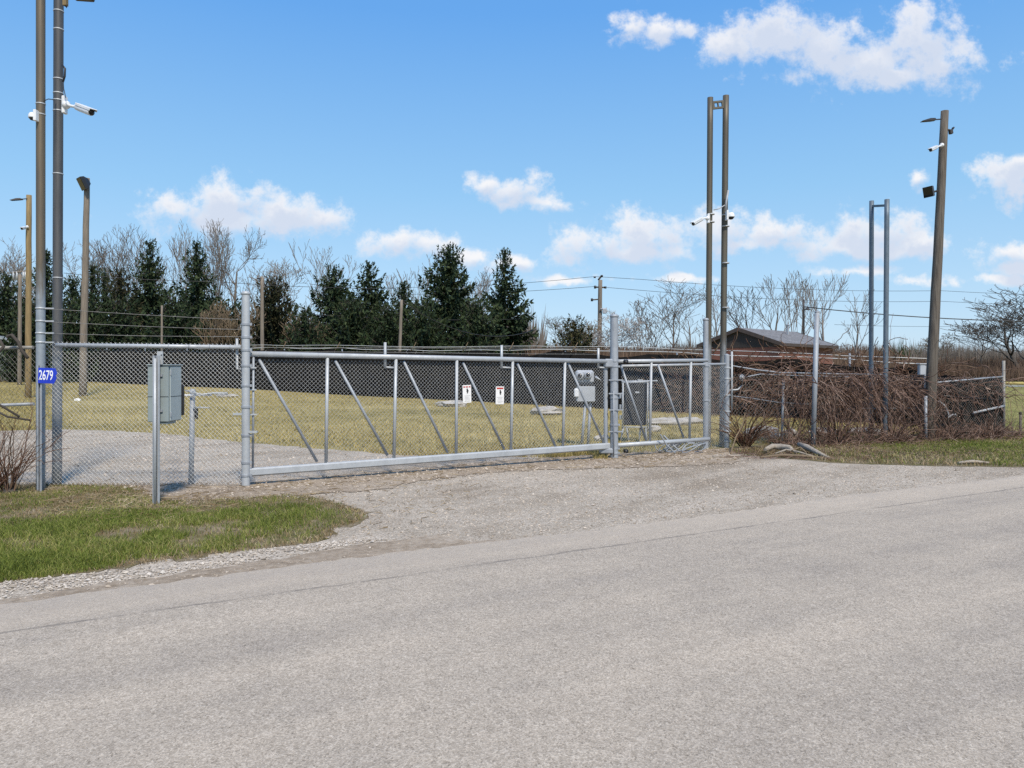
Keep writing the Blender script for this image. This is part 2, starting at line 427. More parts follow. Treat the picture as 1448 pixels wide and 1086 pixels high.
def m_lawn():
    m, nt, b = new_mat('dormant_lawn'); b.inputs['Roughness'].default_value = .95; b.inputs['Specular IOR Level'].default_value = .12
    tc = nt.nodes.new('ShaderNodeTexCoord'); vec = tc.outputs['Object']
    big = noise(nt, .22, 6, .72, vec=vec, sc3=(.5, 1.5, 1)); md = noise(nt, 1.4, 6, .75, vec=vec); fi = noise(nt, 16, 5, .8, vec=vec)
    s = math_(nt, 'ADD', math_(nt, 'MULTIPLY', big, .45), math_(nt, 'MULTIPLY', md, .35))
    s = math_(nt, 'ADD', s, math_(nt, 'MULTIPLY', fi, .2))
    s = math_(nt, 'ADD', math_(nt, 'MULTIPLY', math_(nt, 'SUBTRACT', s, .5), 1.35), .5)
    c = ramp(nt, s, [(.34, (.165, .143, .045)), (.44, (.285, .232, .085)), (.54, (.39, .315, .125)), (.68, (.50, .41, .20))])
    # greener in the open field to the right
    sx = nt.nodes.new('ShaderNodeSeparateXYZ'); nt.links.new(vec, sx.inputs[0])
    k = nt.nodes.new('ShaderNodeMapRange'); k.inputs[1].default_value = 12.5; k.inputs[2].default_value = 15; nt.links.new(sx.outputs[0], k.inputs[0])
    gp = ramp(nt, md, [(.35, (.10, .15, .03)), (.6, (.25, .235, .075))])
    c = mix(nt, math_(nt, 'MULTIPLY', k.outputs[0], .65), c, gp)
    nt.links.new(c, b.inputs['Base Color'])
    bump(nt, b, math_(nt, 'ADD', fi, md), .8, .06)
    return m
def m_verge():
    m, nt, b = new_mat('verge_soil_and_moss'); b.inputs['Roughness'].default_value = .95; b.inputs['Specular IOR Level'].default_value = .12
    f = noise(nt, 2.2, 6, .75); f2 = noise(nt, 25, 4, .8)
    s = math_(nt, 'ADD', math_(nt, 'MULTIPLY', f, .7), math_(nt, 'MULTIPLY', f2, .3))
    nt.links.new(ramp(nt, s, [(.34, (.085, .088, .024)), (.44, (.14, .125, .048)), (.53, (.215, .17, .10)), (.64, (.31, .25, .175))]), b.inputs['Base Color'])
    bump(nt, b, f2, .8, .03)
    return m
def m_fabric():
    m, nt, b = new_mat('black_privacy_fabric'); b.inputs['Roughness'].default_value = .8; b.inputs['Specular IOR Level'].default_value = .06
    f = noise(nt, 1.2, 5, .7)
    nt.links.new(ramp(nt, f, [(.35, (.006, .006, .006)), (.65, (.018, .016, .014))]), b.inputs['Base Color'])
    bump(nt, b, noise(nt, 2.4, 4, .6), .6, .05)
    return m
def m_brick():
    m, nt, b = new_mat('red_brick'); b.inputs['Roughness'].default_value = .9
    br = nt.nodes.new('ShaderNodeTexBrick'); tc = nt.nodes.new('ShaderNodeTexCoord')
    sx = nt.nodes.new('ShaderNodeSeparateXYZ'); nt.links.new(tc.outputs['Object'], sx.inputs[0])
    cx = nt.nodes.new('ShaderNodeCombineXYZ')
    nt.links.new(math_(nt, 'ADD', sx.outputs[0], sx.outputs[1]), cx.inputs[0]); nt.links.new(sx.outputs[2], cx.inputs[1])
    nt.links.new(cx.outputs[0], br.inputs['Vector'])
    br.inputs['Color1'].default_value = (.24, .082, .055, 1); br.inputs['Color2'].default_value = (.15, .055, .04, 1); br.inputs['Mortar'].default_value = (.16, .12, .10, 1)
    br.inputs['Scale'].default_value = 1; br.inputs['Brick Width'].default_value = .3; br.inputs['Row Height'].default_value = .09; br.inputs['Mortar Size'].default_value = .012
    nt.links.new(mix(nt, .5, br.outputs[0], ramp(nt, noise(nt, 1.5, 5, .7), [(.3, (.10, .045, .032)), (.7, (.25, .10, .068))])), b.inputs['Base Color'])
    return m
def m_roof():
    m, nt, b = new_mat('weathered_roof_shingles'); b.inputs['Roughness'].default_value = .8
    f = noise(nt, 3, 5, .7); g = noise(nt, 2.6, 2, .5, sc3=(3, 3, 9))
    nt.links.new(ramp(nt, math_(nt, 'ADD', math_(nt, 'MULTIPLY', f, .5), math_(nt, 'MULTIPLY', g, .5)), [(.36, (.11, .105, .10)), (.62, (.23, .22, .215))]), b.inputs['Base Color'])
    bump(nt, b, g, .6, .03)
    return m

# road frame
ROAD_DIR = Vector((.868, .497, 0)).normalized(); ROAD_ANG = math.atan2(ROAD_DIR.y, ROAD_DIR.x); ROAD_N = Vector((-ROAD_DIR.y, ROAD_DIR.x, 0))
EDGE = 6.42; SEAM = 5.72
M_road = m_road(); M_gravel = m_gravel(); M_dirt = m_dirt(); M_lawn = m_lawn(); M_verge = m_verge(); M_fabric = m_fabric(); M_brick = m_brick(); M_roof = m_roof()

# ------------------------------------------------------------------ the setting
def ground():
    xs = np.unique(np.concatenate([np.arange(-60, 60.1, 1.5), np.linspace(-900, -60, 22), np.linspace(60, 900, 22)]))
    ys = np.unique(np.concatenate([np.arange(-12, 70.1, 1.0), np.linspace(-120, -12, 6), np.array([76, 84, 95, 110, 130, 160, 200, 260, 340, 450, 600, 900, 1500])]))
    V = []
    for y in ys:
        for x in xs:
            z = terrain(x, y) - .02
            if 23 < y < 95: z += .035 * math.sin(x * .31 + y * .23) * math.sin(y * .41 - x * .11)
            V.append((x, y, z))
    nx, ny = len(xs), len(ys)
    i = np.arange(nx - 1)[None, :] + np.arange(ny - 1)[:, None] * nx
    i = i.reshape(-1, 1)
    Fq = np.concatenate([i, i + 1, i + nx + 1, i + nx], axis=1)
    o = np_mesh('ground', V, [Fq], M_lawn, smooth=True); tag(o, kind='structure')
ground()

def densify(poly, step, jit, seed):
    r = random.Random(seed); out = []
    for i in range(len(poly)):
        a = Vector(poly[i]); b = Vector(poly[(i + 1) % len(poly)])
        L = (b - a).length; k = max(1, int(L / step))
        for j in range(k):
            p = a.lerp(b, j / k)
            out.append(Vector((p.x + r.gauss(0, jit), p.y + r.gauss(0, jit), 0)))
    return out
def sheet(name, poly, z, mat, step=.18, jit=.05, seed=1):
    pts = densify(poly, step, jit, seed)
    tri = tessellate_polygon([pts])
    mb = MB(); mb.add([(p.x, p.y, z) for p in pts], [])
    for t in tri:
        a, b, c = (pts[i] for i in t)
        if ((b - a).cross(c - a)).z < 0: t = t[::-1]
        mb.f.append(tuple(t)); mb.sm.append(False)
    o = mb.build(name, mat); tag(o, kind='structure'); return o
def inside(poly, X, Y):
    x = np.array([p[0] for p in poly]); y = np.array([p[1] for p in poly]); n = len(poly)
    r = np.zeros(len(X), bool); j = n - 1
    for i in range(n):
        c = ((y[i] > Y) != (y[j] > Y)) & (X < (x[j] - x[i]) * (Y - y[i]) / (y[j] - y[i] + 1e-12) + x[i])
        r ^= c; j = i
    return r
def rp(t, n): return ROAD_DIR * t + ROAD_N * n

# road: one long strip
rpts = [rp(t, -2.2) for t in (-60, 90)] + [rp(t, EDGE) for t in (90, 40)]
pts = []
rr = random.Random(3)
t = 40.0
while t > -8:
    pts.append(rp(t, EDGE + .05 * math.sin(t * .9) + rr.gauss(0, .022))); t -= .12
sheet('road', [rp(-60, -2.2), rp(90, -2.2), rp(90, EDGE), rp(40, EDGE)] + pts + [rp(-8, EDGE), rp(-60, EDGE)], .012, M_road, 30, 0, 1)
# gravel apron and yard track
gp = [(-600, 604), (-150, 607), (0, 609), (90, 607), (160, 609), (230, 613), (345, 626), (450, 634), (530, 640), (600, 645), (700, 643), (800, 645), (870, 648), (960, 640), (1060, 638), (1180, 646), (1300, 655), (1448, 661), (1800, 664)]
GRAVEL = [G(*p) for p in gp] + [rp(34, EDGE - .35), rp(10, EDGE - .35), rp(-1, EDGE - .3), rp(-18, EDGE - .3), rp(-22, 11)]
sheet('gravel_driveway', GRAVEL, .0, M_gravel, .2, .05, 2)
# grass verge on the left, with its ragged tongue along the apron
vp = [(-420, 690), (0, 686), (60, 684), (95, 686), (160, 685), (200, 690), (215, 702), (245, 708), (290, 705), (345, 704), (380, 703), (420, 699), (470, 708), (515, 724), (522, 732), (500, 742), (470, 750), (480, 758), (440, 769), (380, 776), (300, 787), (200, 800), (100, 812), (0, 824), (-400, 868)]
VERGE = [G(*p) for p in vp]
sheet('grass_verge', VERGE, .004, M_verge, .10, .06, 4)
# bare dirt along the fence foot and the brown shoulder
dp = [(95, 684), (225, 684), (345, 684), (450, 675), (600, 662), (700, 652), (800, 646), (866, 642), (960, 637), (1030, 634), (1050, 645), (1040, 655), (900, 662), (780, 664), (700, 668), (600, 680), (520, 694), (440, 700), (380, 704), (300, 708), (240, 710), (215, 704), (200, 692)]
DIRT = [G(*p) for p in dp]
sheet('dirt_strip', DIRT, .008, M_dirt, .12, .05, 5)
SHO = [rp(-12, EDGE - .06), rp(2.2, EDGE - .06), rp(4.4, EDGE - .03), rp(3.2, EDGE + .12)] + [G(*p) for p in [(620, 757), (520, 771), (430, 785), (350, 797), (200, 819), (0, 850)]] + [rp(-12, EDGE + .33)]
sheet('road_shoulder', SHO, .0085, M_dirt, .12, .03, 6)
# right-hand verge under the vines
v2 = [(1036, 633), (1100, 628), (1200, 622), (1310, 617), (1420, 611), (1600, 600), (2000, 580), (2000, 668), (1448, 661), (1300, 659), (1180, 655), (1130, 650), (1060, 644), (1025, 640)]
VERGE2 = [G(*p) for p in v2]
sheet('roadside_grass', VERGE2, .004, M_verge, .14, .04, 8)

# ------------------------------------------------------------------ grass, stones, litter (nobody could count these)
def blades(name, X, Y, Z, h, w, mat, lean=.5, label=None):
    n = len(X); az = rng.uniform(0, 2 * PI, n); la = rng.uniform(0, 2 * PI, n)
    H = h * rng.uniform(.45, 1.25, n); W = w * rng.uniform(.6, 1.3, n); L = H * lean * rng.uniform(.1, 1.3, n)
    B = np.stack([X, Y, Z], 1); s = np.stack([np.cos(az), np.sin(az), np.zeros(n)], 1) * W[:, None] / 2
    l = np.stack([np.cos(la), np.sin(la), np.zeros(n)], 1)
    mid = B + l * (L * .35)[:, None]; mid[:, 2] += H * .62
    tip = B + l * L[:, None]; tip[:, 2] += H * np.sqrt(np.clip(1 - (lean * .4) ** 2, .2, 1))
    V = np.stack([B - s, B + s, mid + s * .75, mid - s * .75, tip], 1).reshape(-1, 3)
    b = np.arange(n)[:, None] * 5
    o = np_mesh(name, V, [np.concatenate([b, b + 1, b + 2, b + 3], 1), np.concatenate([b + 3, b + 2, b + 4], 1)], mat)
    tag(o, label, kind='stuff'); return o
def scatter(poly, n, near=None):
    x0, x1 = min(p[0] for p in poly), max(p[0] for p in poly); y0, y1 = min(p[1] for p in poly), max(p[1] for p in poly)
    X = rng.uniform(x0, x1, n); Y = rng.uniform(y0, y1, n); m = inside(poly, X, Y)
    return X[m], Y[m]
def vnoise(X, Y, s, seed=0):
    """cheap smooth 2-D noise in 0..1"""
    r = np.random.default_rng(seed); T = r.random((64, 64))
    u = X * s + 500; v = Y * s + 500; i = np.floor(u).astype(int); j = np.floor(v).astype(int); fu = u - i; fv = v - j
    fu = fu * fu * (3 - 2 * fu); fv = fv * fv * (3 - 2 * fv)
    g = lambda a, b: T[a % 64, b % 64]
    return (g(i, j) * (1 - fu) + g(i + 1, j) * fu) * (1 - fv) + (g(i, j + 1) * (1 - fu) + g(i + 1, j + 1) * fu) * fv
# left verge blades
vis = [G(*p) for p in [(-60, 688), (0, 685), (60, 683), (95, 685), (160, 684), (200, 689), (215, 700), (245, 707), (290, 704), (345, 703), (380, 702), (420, 698), (470, 707), (515, 724), (522, 732), (500, 742), (470, 750), (480, 758), (440, 769), (380, 776), (300, 787), (200, 800), (100, 812), (0, 824), (-60, 833)]]
def edge_dist(poly, X, Y):
    D = np.full(len(X), 9.0)
    for i in range(len(poly)):
        a, b = poly[i], poly[(i + 1) % len(poly)]; ex, ey = b[0] - a[0], b[1] - a[1]; L2 = ex * ex + ey * ey + 1e-9
        t = np.clip(((X - a[0]) * ex + (Y - a[1]) * ey) / L2, 0, 1)
        D = np.minimum(D, np.hypot(X - a[0] - t * ex, Y - a[1] - t * ey))
    return D
X, Y = scatter(vis, 260000)
ed = edge_dist(vis, X, Y)
dn = .45 * vnoise(X, Y, 1.3, 1) + .3 * vnoise(X, Y, 3.3, 2) + .25 * vnoise(X, Y, 9, 3)
nn = -X * ROAD_DIR.y + Y * ROAD_DIR.x
far = np.clip((nn - 8.4) / 2.0, 0, 1)           # thinner and shorter toward the fence
rag = np.clip((ed - .02) / .30, 0, 1)
keep = rng.random(len(X)) < np.clip((-1.75 - X) / 1.7, .10, 1) * np.clip((dn - .36) * 4.5, .04, 1) * (1 - .70 * far) * np.clip((dn - (.60 - 1.1 * ed * np.where(X > -3.2, .55, 1.3))) * 6, .0, 1)
str_ = (~keep) & (rng.random(len(X)) < .08 + .16 * (ed < .16) * (nn < 9) + .06 * far)
Xs, Ys = X[str_], Y[str_]
X, Y, far, dn, rag = X[keep], Y[keep], far[keep], dn[keep], rag[keep]
hh = (.075 - .045 * far) * (.55 + .9 * dn) * (.45 + .55 * rag)
blades('verge_grass_blades', X, Y, np.full(len(X), .003), hh, .006, M_grass, .9, 'short green roadside grass with straw coloured blades by the fence')
blades('verge_dead_grass', Xs, Ys, np.full(len(Xs), .003), .045, .006, M_straw, 1.6, 'dead straw grass fringe along the edges of the left verge')
# right verge blades
v2v = [G(*p) for p in [(1036, 637), (1100, 632), (1200, 628), (1310, 622), (1420, 616), (1500, 612), (1500, 661), (1448, 660.5), (1300, 658.5), (1180, 654.5), (1130, 649.5), (1060, 643.5), (1025, 639.5)]]
X, Y = scatter(v2v, 110000)
dn = .6 * vnoise(X, Y, .9, 5) + .4 * vnoise(X, Y, 3, 6)
gr = rng.random(len(X)) < np.clip((X - 5.0) / 5.0, .12, 1) * np.clip(1.25 - (Y - (.335 * X + 12.6)) * .45, .15, 1) * np.clip((dn - .2) * 2.2, .1, 1)
blades('roadside_grass_blades', X[gr], Y[gr], np.full(gr.sum(), .003), .085, .010, M_grass, .9, 'green grass tufts along the gravel below the vine covered fence')
ds = (~gr) & (rng.random(len(X)) < .30)
blades('dead_grass', X[ds], Y[ds], np.full(ds.sum(), .003), .10, .009, M_straw, 1.8, 'straw coloured dead grass at the foot of the vines')
# yard lawn tufts
LAWN = [Vector((-17, 20, 0)), Vector((-5, 16.4, 0)), Vector((-2.2, 14.9, 0)), Vector((1.9, 14.9, 0)), Vector((4.6, 16.7, 0)), Vector((11.9, 19.2, 0)), Vector((11, 22, 0)), Vector((2, 28.3, 0)), Vector((-11, 36.5, 0)), Vector((-23, 44, 0)), Vector((-28, 44, 0)), Vector((-24, 30, 0))]
X, Y = scatter(LAWN, 150000)
keep = inside(GRAVEL, X, Y) == False
keep &= rng.random(len(X)) < (18.0 / np.clip(Y, 14, 60)) ** 1.2
X, Y = X[keep], Y[keep]
blades('lawn_grass_tufts', X, Y, np.array([terrain(a, b) for a, b in zip(X, Y)]) - .02, .085, .022, M_lawnblade, .9, 'short yellowed lawn grass inside the fenced yard')
# ragged grass in the weeds under the gate and at the gravel edge
E = [Vector((p.x, p.y + .1, 0)) for p in [G(520, 641), G(600, 648), G(700, 646), G(860, 651), G(860, 640), G(700, 634), G(600, 634), G(520, 633)]]
X, Y = scatter(E, 22000)
kk = vnoise(X, Y, 2.2, 9) > .45
blades('yard_edge_grass', X[kk], Y[kk], np.full(kk.sum(), -.005), .10, .012, M_lawnblade, 1.0, 'thin yellow grass growing along the gravel edge behind the gate')

def stones(name, X, Y, z, s, mat, label):
    n = len(X); S = s * np.exp(rng.normal(0, .38, n))
    D = np.array([[1, 0, 0], [0, 1, 0], [-1, 0, 0], [0, -1, 0], [0, 0, .62], [0, 0, -.5]], float)
    V = D[None] * S[:, None, None] * rng.uniform(.55, 1.35, (n, 6, 1)) + rng.normal(0, .16, (n, 6, 3)) * S[:, None, None]
    a = rng.uniform(0, 2 * PI, n); c, q = np.cos(a), np.sin(a)
    Vr = V.copy(); Vr[:, :, 0] = V[:, :, 0] * c[:, None] - V[:, :, 1] * q[:, None]; Vr[:, :, 1] = V[:, :, 0] * q[:, None] + V[:, :, 1] * c[:, None]
    Vr[:, :, 0] += X[:, None]; Vr[:, :, 1] += Y[:, None]; Vr[:, :, 2] += (z + S * .12)[:, None]
    f = np.array([[0, 1, 4], [1, 2, 4], [2, 3, 4], [3, 0, 4], [1, 0, 5], [2, 1, 5], [3, 2, 5], [0, 3, 5]])
    Fa = (np.arange(n)[:, None, None] * 6 + f[None]).reshape(-1, 3)
    o = np_mesh(name, Vr.reshape(-1, 3), [Fa], mat); tag(o, label, kind='stuff'); return o
APRON = [G(*p) for p in [(355, 690), (450, 676), (600, 664), (700, 652), (870, 651), (1060, 653), (1300, 659), (1448, 661.5), (1600, 663)]] + [rp(16, EDGE), rp(10, EDGE), rp(4, EDGE), rp(.6, EDGE + .05)] + [G(*p) for p in [(480, 768), (470, 750), (500, 742), (524, 732), (515, 722), (470, 707), (420, 698)]]
X, Y = scatter(APRON, 46000)
stones('gravel_stones', X, Y, np.full(len(X), .0), .0082, M_stone, 'loose grey gravel stones lying on the driveway apron')
YARD = [G(*p) for p in [(-40, 611), (90, 609), (230, 615), (345, 628), (450, 636), (520, 642), (600, 650), (352, 684), (90, 684), (-40, 686)]]
X, Y = scatter(YARD, 16000)
stones('yard_gravel_stones', X, Y, np.full(len(X), .0), .014, M_stone, 'loose gravel stones on the track behind the fence')
CH = [G(*p) for p in [(-80, 833), (0, 824), (100, 813), (200, 801), (300, 788), (380, 777), (440, 770), (500, 764), (560, 762), (500, 771), (420, 785), (350, 796), (200, 818), (0, 849), (-80, 862)]]
X, Y = scatter(CH, 15000)
k = rng.random(len(X)) < np.clip(1.5 * vnoise(X, Y, 2.5, 12) - .15 + .3 * vnoise(X, Y, 9, 13), .08, 1)
stones('limestone_chips', X[k], Y[k], np.full(k.sum(), .006), .0095, M_chip, 'white limestone chips between the grass verge and the road shoulder')
DS = [G(*p) for p in dp]
X, Y = scatter(DS, 14000); X = X + rng.normal(0, .22, len(X)); Y = Y + rng.normal(0, .18, len(Y))
stones('dirt_strip_stones', X, Y, np.full(len(X), .008), .013, M_stone, 'stones scattered over the bare dirt along the gate')
SH2 = [rp(-8, EDGE), rp(3.0, EDGE), rp(2.4, EDGE + .2), rp(-8, EDGE + .33)]
X, Y = scatter(SH2, 9000)
stones('shoulder_stones', X, Y, np.full(len(X), .009), .008, M_stone, 'small stones in the brown dirt of the road shoulder')
# leaf and stalk litter
def litter(name, poly, n, L, mat, label, z=.01):
    X, Y = scatter(poly, n); n = len(X); a = rng.uniform(0, 2 * PI, n); Ln = L * rng.uniform(.4, 1.4, n)
    P0 = np.stack([X, Y, np.full(n, z)], 1); P1 = P0 + np.stack([np.cos(a) * Ln, np.sin(a) * Ln, rng.uniform(0, .03, n)], 1)
    V, Fa = seg_mesh(P0, P1, np.full(n, .004), np.full(n, .003), 3)
    o = np_mesh(name, V, [Fa], mat); tag(o, label, kind='stuff'); return o
litter('stalk_litter', DIRT, 2600, .14, M_straw, 'dry stalks and leaf litter on the dirt along the gate')
litter('verge_litter', [G(*p) for p in [(60, 690), (215, 700), (345, 705), (345, 725), (200, 745), (60, 735)]], 700, .12, M_straw, 'dry stalks lying in the grass near the cabinet post', .02)
litter('vine_litter', [G(*p) for p in [(1036, 636), (1200, 626), (1420, 616), (1448, 640), (1250, 652), (1040, 650)]], 3200, .25, M_vine, 'broken brown stems on the ground below the vines', .03)
litter('apron_litter', [G(*p) for p in [(380, 700), (520, 690), (640, 672), (700, 690), (600, 740), (520, 760), (480, 745)]], 260, .08, M_straw, 'scraps of dry stalk on the gravel by the grass tongue', .01)

# ------------------------------------------------------------------ chain link and gate
def mesh_segs(A, B, za0, za1, zb0, zb1, pitch=.062, r=.0023, wig=0.0):
    """diamond mesh between A and B (xy); za0..za1 heights at A, zb0..zb1 at B"""
    A = Vector((A[0], A[1])); B = Vector((B[0], B[1])); L = (B - A).length; d = (B - A) / L
    H = max(za1 - za0, zb1 - zb0); segs = []
    def pt(s, h):
        f = s / L; z0 = za0 + (zb0 - za0) * f; z1 = za1 + (zb1 - za1) * f
        p = A + d * s
        return (p.x, p.y, z0 + (z1 - z0) * h / H)
    k = -int(H / pitch) - 1
    while k * pitch < L + H:
        s0 = k * pitch
        for sg in (1, -1):
            # line s = s0 + h (sg=1)  or  s = s0 + H - h
            a, b = (0.0, H)
            if sg == 1: lo = max(0, -s0); hi = min(H, L - s0)
            else: lo = max(0, s0 + H - L); hi = min(H, s0 + H)
            if hi - lo > .02:
                f = (lambda h: s0 + h) if sg == 1 else (lambda h: s0 + H - h)
                segs.append((pt(f(lo), lo), pt(f(hi), hi), r, r))
        k += 1
    return segs
def pipe(name, a, b, r, mat, t, n=12, parent=None): return MB().tube([a, b], r, n).build(name, mat, t, parent)
class bands:
    def __init__(s, zs, x, y, r, h=.035):
        s.l = []
        for z in zs:
            mb = MB()
            mb.lathe((x, y, z - h / 2), (0, 0, 1), [(r * 1.0, 0), (r + .008, .001), (r + .008, h - .001), (r * 1.0, h)], 14)
            mb.box((x + r + .016, y, z), (.03, .02, h)); s.l.append(mb)
    def build(s, name, mat, t):
        for m in s.l: m.build('band_clamp', mat, t)
def domed_post(x, y, z0, z1, r, mat, name, t, n=16):
    mb = MB().lathe((x, y, 0), (0, 0, 1), [(r, z0 - .3), (r, z1 - .02), (r * 1.12, z1 - .018), (r * 1.12, z1 + .012), (r * .8, z1 + .03), (.001, z1 + .036)], n)
    return mb.build(name, mat, t)
def wire(name, pts, r, mat, t, barbs=0.0, seed=0, parent=None, sag=0.0):
    pts = [Vector(p) for p in pts]
    if len(pts) == 2:
        a, b = pts; k = 10
        pts = [a.lerp(b, i / k) - Vector((0, 0, 4 * sag * (i / k) * (1 - i / k))) for i in range(k + 1)]
    mb = MB().tube(pts, r, 5)
    if barbs:
        rb = random.Random(seed)
        for i in range(len(pts) - 1):
            L = (pts[i + 1] - pts[i]).length; k = int(L / barbs)
            for j in range(k):
                p = pts[i].lerp(pts[i + 1], (j + rb.random() * .5) / max(k, 1))
                for _ in range(2):
                    dv = Vector((rb.gauss(0, 1), rb.gauss(0, 1), rb.gauss(0, 1))).normalized() * .024
                    mb.tube([p - dv, p + dv], r * .7, 3)
    return mb.build(name, mat, t, parent)

# gate corners (foot points of the gate plane)
GA = Vector((-3.69, 10.88)); GB = Vector((1.80, 14.22)); GD = (GB - GA).normalized(); GNn = Vector((-GD.y, GD.x))
def gpt(px, py=None, z=None, off=0.0):
    s = on_line(GA, GB, px); p = GA + (GB - GA) * s + GNn * off
    if z is None: z = zrow(py, (GA + (GB - GA) * s).y)
    return Vector((p.x, p.y, z))
gate = thing('sliding_gate', (GA.x, GA.y, 0), 'long galvanised chain link sliding gate with slanted braces across the gravel entrance', 'gate')
pTL = gpt(354, 500.5); pTR = gpt(998, z=1.80); pTM = gpt(862, 511)
pBL = gpt(350, 668); pBM = gpt(862, 630.5); pBR = gpt(1002, 621)
pipe('top_rail', pTL, pTM, .040, M_galv, gate); 
pipe('tail_rail', pTM, gpt(1000, 509.5), .036, M_galv, gate)
mbb = MB(); mbb.box(((pBL + pBM) / 2), ((pBM - pBL).length, .09, .115), M=(pBM - pBL).to_track_quat('X', 'Z').to_matrix(), bevel=.02)
mbb.build('bottom_rail', M_galv, gate)
pipe('tail_rail', pBM, pBR, .042, M_galv, gate)
for a, b in ((463, 461), (560, 557), (646, 645), (725, 722.5), (799, 796), (921, 919), (977, 975)):
    top = gpt(a, 504 if a < 700 else 511); bot = gpt(b, z=pBL.z + .03 + (pBM.z - pBL.z) * on_line(GA, GB, b))
    top.z = min(top.z, pTL.z + (pTM.z - pTL.z) * min(on_line(GA, GB, a), 1))
    pipe('upright', top, bot, .025, M_galv, gate)
for a, ra, b, rb in ((367, 508, 449, 653), (475, 510, 549, 644), (572, 511, 634, 640), (656, 513, 714, 635), (733, 514, 787, 632), (805, 514, 856, 628), (880, 518, 915, 623), (932, 516, 968, 619)):
    pipe('diagonal_brace', gpt(a, ra, off=.03), gpt(b, rb, off=.03), .021, M_galv_dull, gate)
pipe('end_upright', gpt(358.5, 498), gpt(357.5, 664), .016, M_galv_dull, gate)
sg = mesh_segs(gpt(355, z=0, off=.05), gpt(862, z=0, off=.05), pBL.z + .03, pTL.z - .07, pBM.z + .03, pTM.z - .05, r=.0019)
segs_obj('chain_link', sg, M_wire_gate, gate)
for px, py in ((546, 484), (711, 488), (848, 492)):
    a = gpt(px, py, off=.04); m = MB(); z1 = zrow(521, a.y)
    m.tube([a, (a.x, a.y, z1), ], .022, 10); m.tube([(a.x, a.y, z1 + .02), gpt(px + 13, z=z1 + .01, off=.03)], .016, 8)
    m.build('wire_arm', M_galv, gate)
for k, (r0, r1) in enumerate(((491, 493), (497, 501))):
    wire('barbed_wire', [gpt(352, r0, off=.05), gpt(546, r0 + 1, off=.05), gpt(711, r1 - 1, off=.05), gpt(848, r1, off=.05)], .004, M_wire_dull, gate, .16, k)
m = MB()
for px, py in ((357, 520), (357, 551), (358, 586)):
    a = gpt(px, py, off=-.02); m.box(a, (.09, .03, .02), math.atan2(GD.y, GD.x))
m.build_each('tension_band', M_galv, gate)

# gate posts
def round_post(px, row_base, row_top, r, label, nband, name='gate_post', mat=None):
    b = G(px, row_base); t = thing(name, b, label, 'post')
    domed_post(b.x, b.y, 0, zrow(row_top, b.y), r, mat or M_galv, 'pole', t)
    bands(nband, b.x, b.y, r).build('band_clamps', M_galv_dull, t)
    return t, b
tl, bl = round_post(347.5, 688, 415, .056, 'tall galvanised post with round cap at the left end of the gate', (.16, .34, .72, 1.12, 1.42, 1.70, 1.92, 2.1, 2.28))
m = MB(); m.box((bl.x - .09, bl.y - .02, 1.02), (.16, .03, .03)); m.box((bl.x + .10, bl.y - .02, .77), (.14, .03, .03)); m.build_each('latch_arm', M_galv, tl)
m = MB(); m.tube([(bl.x - .13, bl.y + .02, zrow(478, bl.y)), (bl.x - .13, bl.y + .02, zrow(521, bl.y)), (bl.x - .02, bl.y + .02, zrow(523, bl.y))], .018, 8); m.build('wire_arm', M_galv, tl)
tr_, br_ = round_post(868.5, 648, 447, .074, 'thick galvanised roller post between the gate leaf and its tail section', (.10, .18, 1.70, 1.80, .62, 1.12), mat=M_galv_dull)
m = MB(); m.lathe((br_.x - .155, br_.y + .02, 0), (0, 0, 1), [(.04, .1), (.04, 1.78), (.001, 1.80)], 12); m.build('guide_pipe', M_galv_dull, tr_)
m = MB(); m.box((br_.x - .06, br_.y, 1.76), (.24, .14, .16), bevel=.02); m.box((br_.x - .12, br_.y - .03, .14), (.32, .10, .10), bevel=.02)
for z in (1.2, .9, .5, 1.45): m.box((br_.x + .02, br_.y - .075, z), (.26, .02, .022))
m.tube([(br_.x - .02, br_.y - .08, .05), (br_.x - .02, br_.y - .08, 1.25)], .012, 8)
m.build('roller_bracket', M_galv_dull, tr_)
m = MB()
for z in (1.79, .13):
    for q in (-.2, .22): m.lathe((br_.x + q, br_.y + .03, z), (GNn.x, GNn.y, 0), [(.001, -.03), (.04, -.03), (.03, 0), (.04, .03), (.001, .03)], 12)
m.build_each('roller_wheel', M_black, tr_)
b2 = at(998, 15.95); t2 = thing('tail_post', b2, 'galvanised post beside the tall mast at the tail end of the gate', 'post')
domed_post(b2.x, b2.y, 0, zrow(452, b2.y), .055, M_galv_dull, 'pole', t2); bands((1.72, .22, 1.0), b2.x, b2.y, .058).build('band_clamps', M_galv_dull, t2)

# fence panel behind the gate tail
FA = Vector((2.08, 14.60)); FB = Vector((4.56, 16.30))
fp = thing('tail_fence', (FA.x, FA.y, 0), 'short chain link fence panel behind the gate tail ending at a braced post', 'fence')
zA, zB = 1.71, 1.76
pipe('top_rail', (FA.x, FA.y, zA), (FB.x, FB.y, zB), .026, M_galv, fp)
segs_obj('chain_link', mesh_segs(FA, FB, -.02, zA - .03, .0, zB - .03, r=.0019), M_wire_gate, fp)
m = MB(); m.lathe((FB.x, FB.y, 0), (0, 0, 1), [(.055, -.3), (.055, zrow(503, FB.y)), (.06, zrow(502, FB.y)), (.001, zrow(500, FB.y))], 14); m.build('end_post', M_galv_dull, fp)
bands((.12, .33, .52, .75, 1.1, 1.45, 1.68), FB.x, FB.y, .055).build('band_clamps', M_galv, fp)
pipe('stub_post', (FB.x + .10, FB.y - .02, .75), (FB.x + .10, FB.y - .02, zrow(497, FB.y)), .022, M_galv, fp)

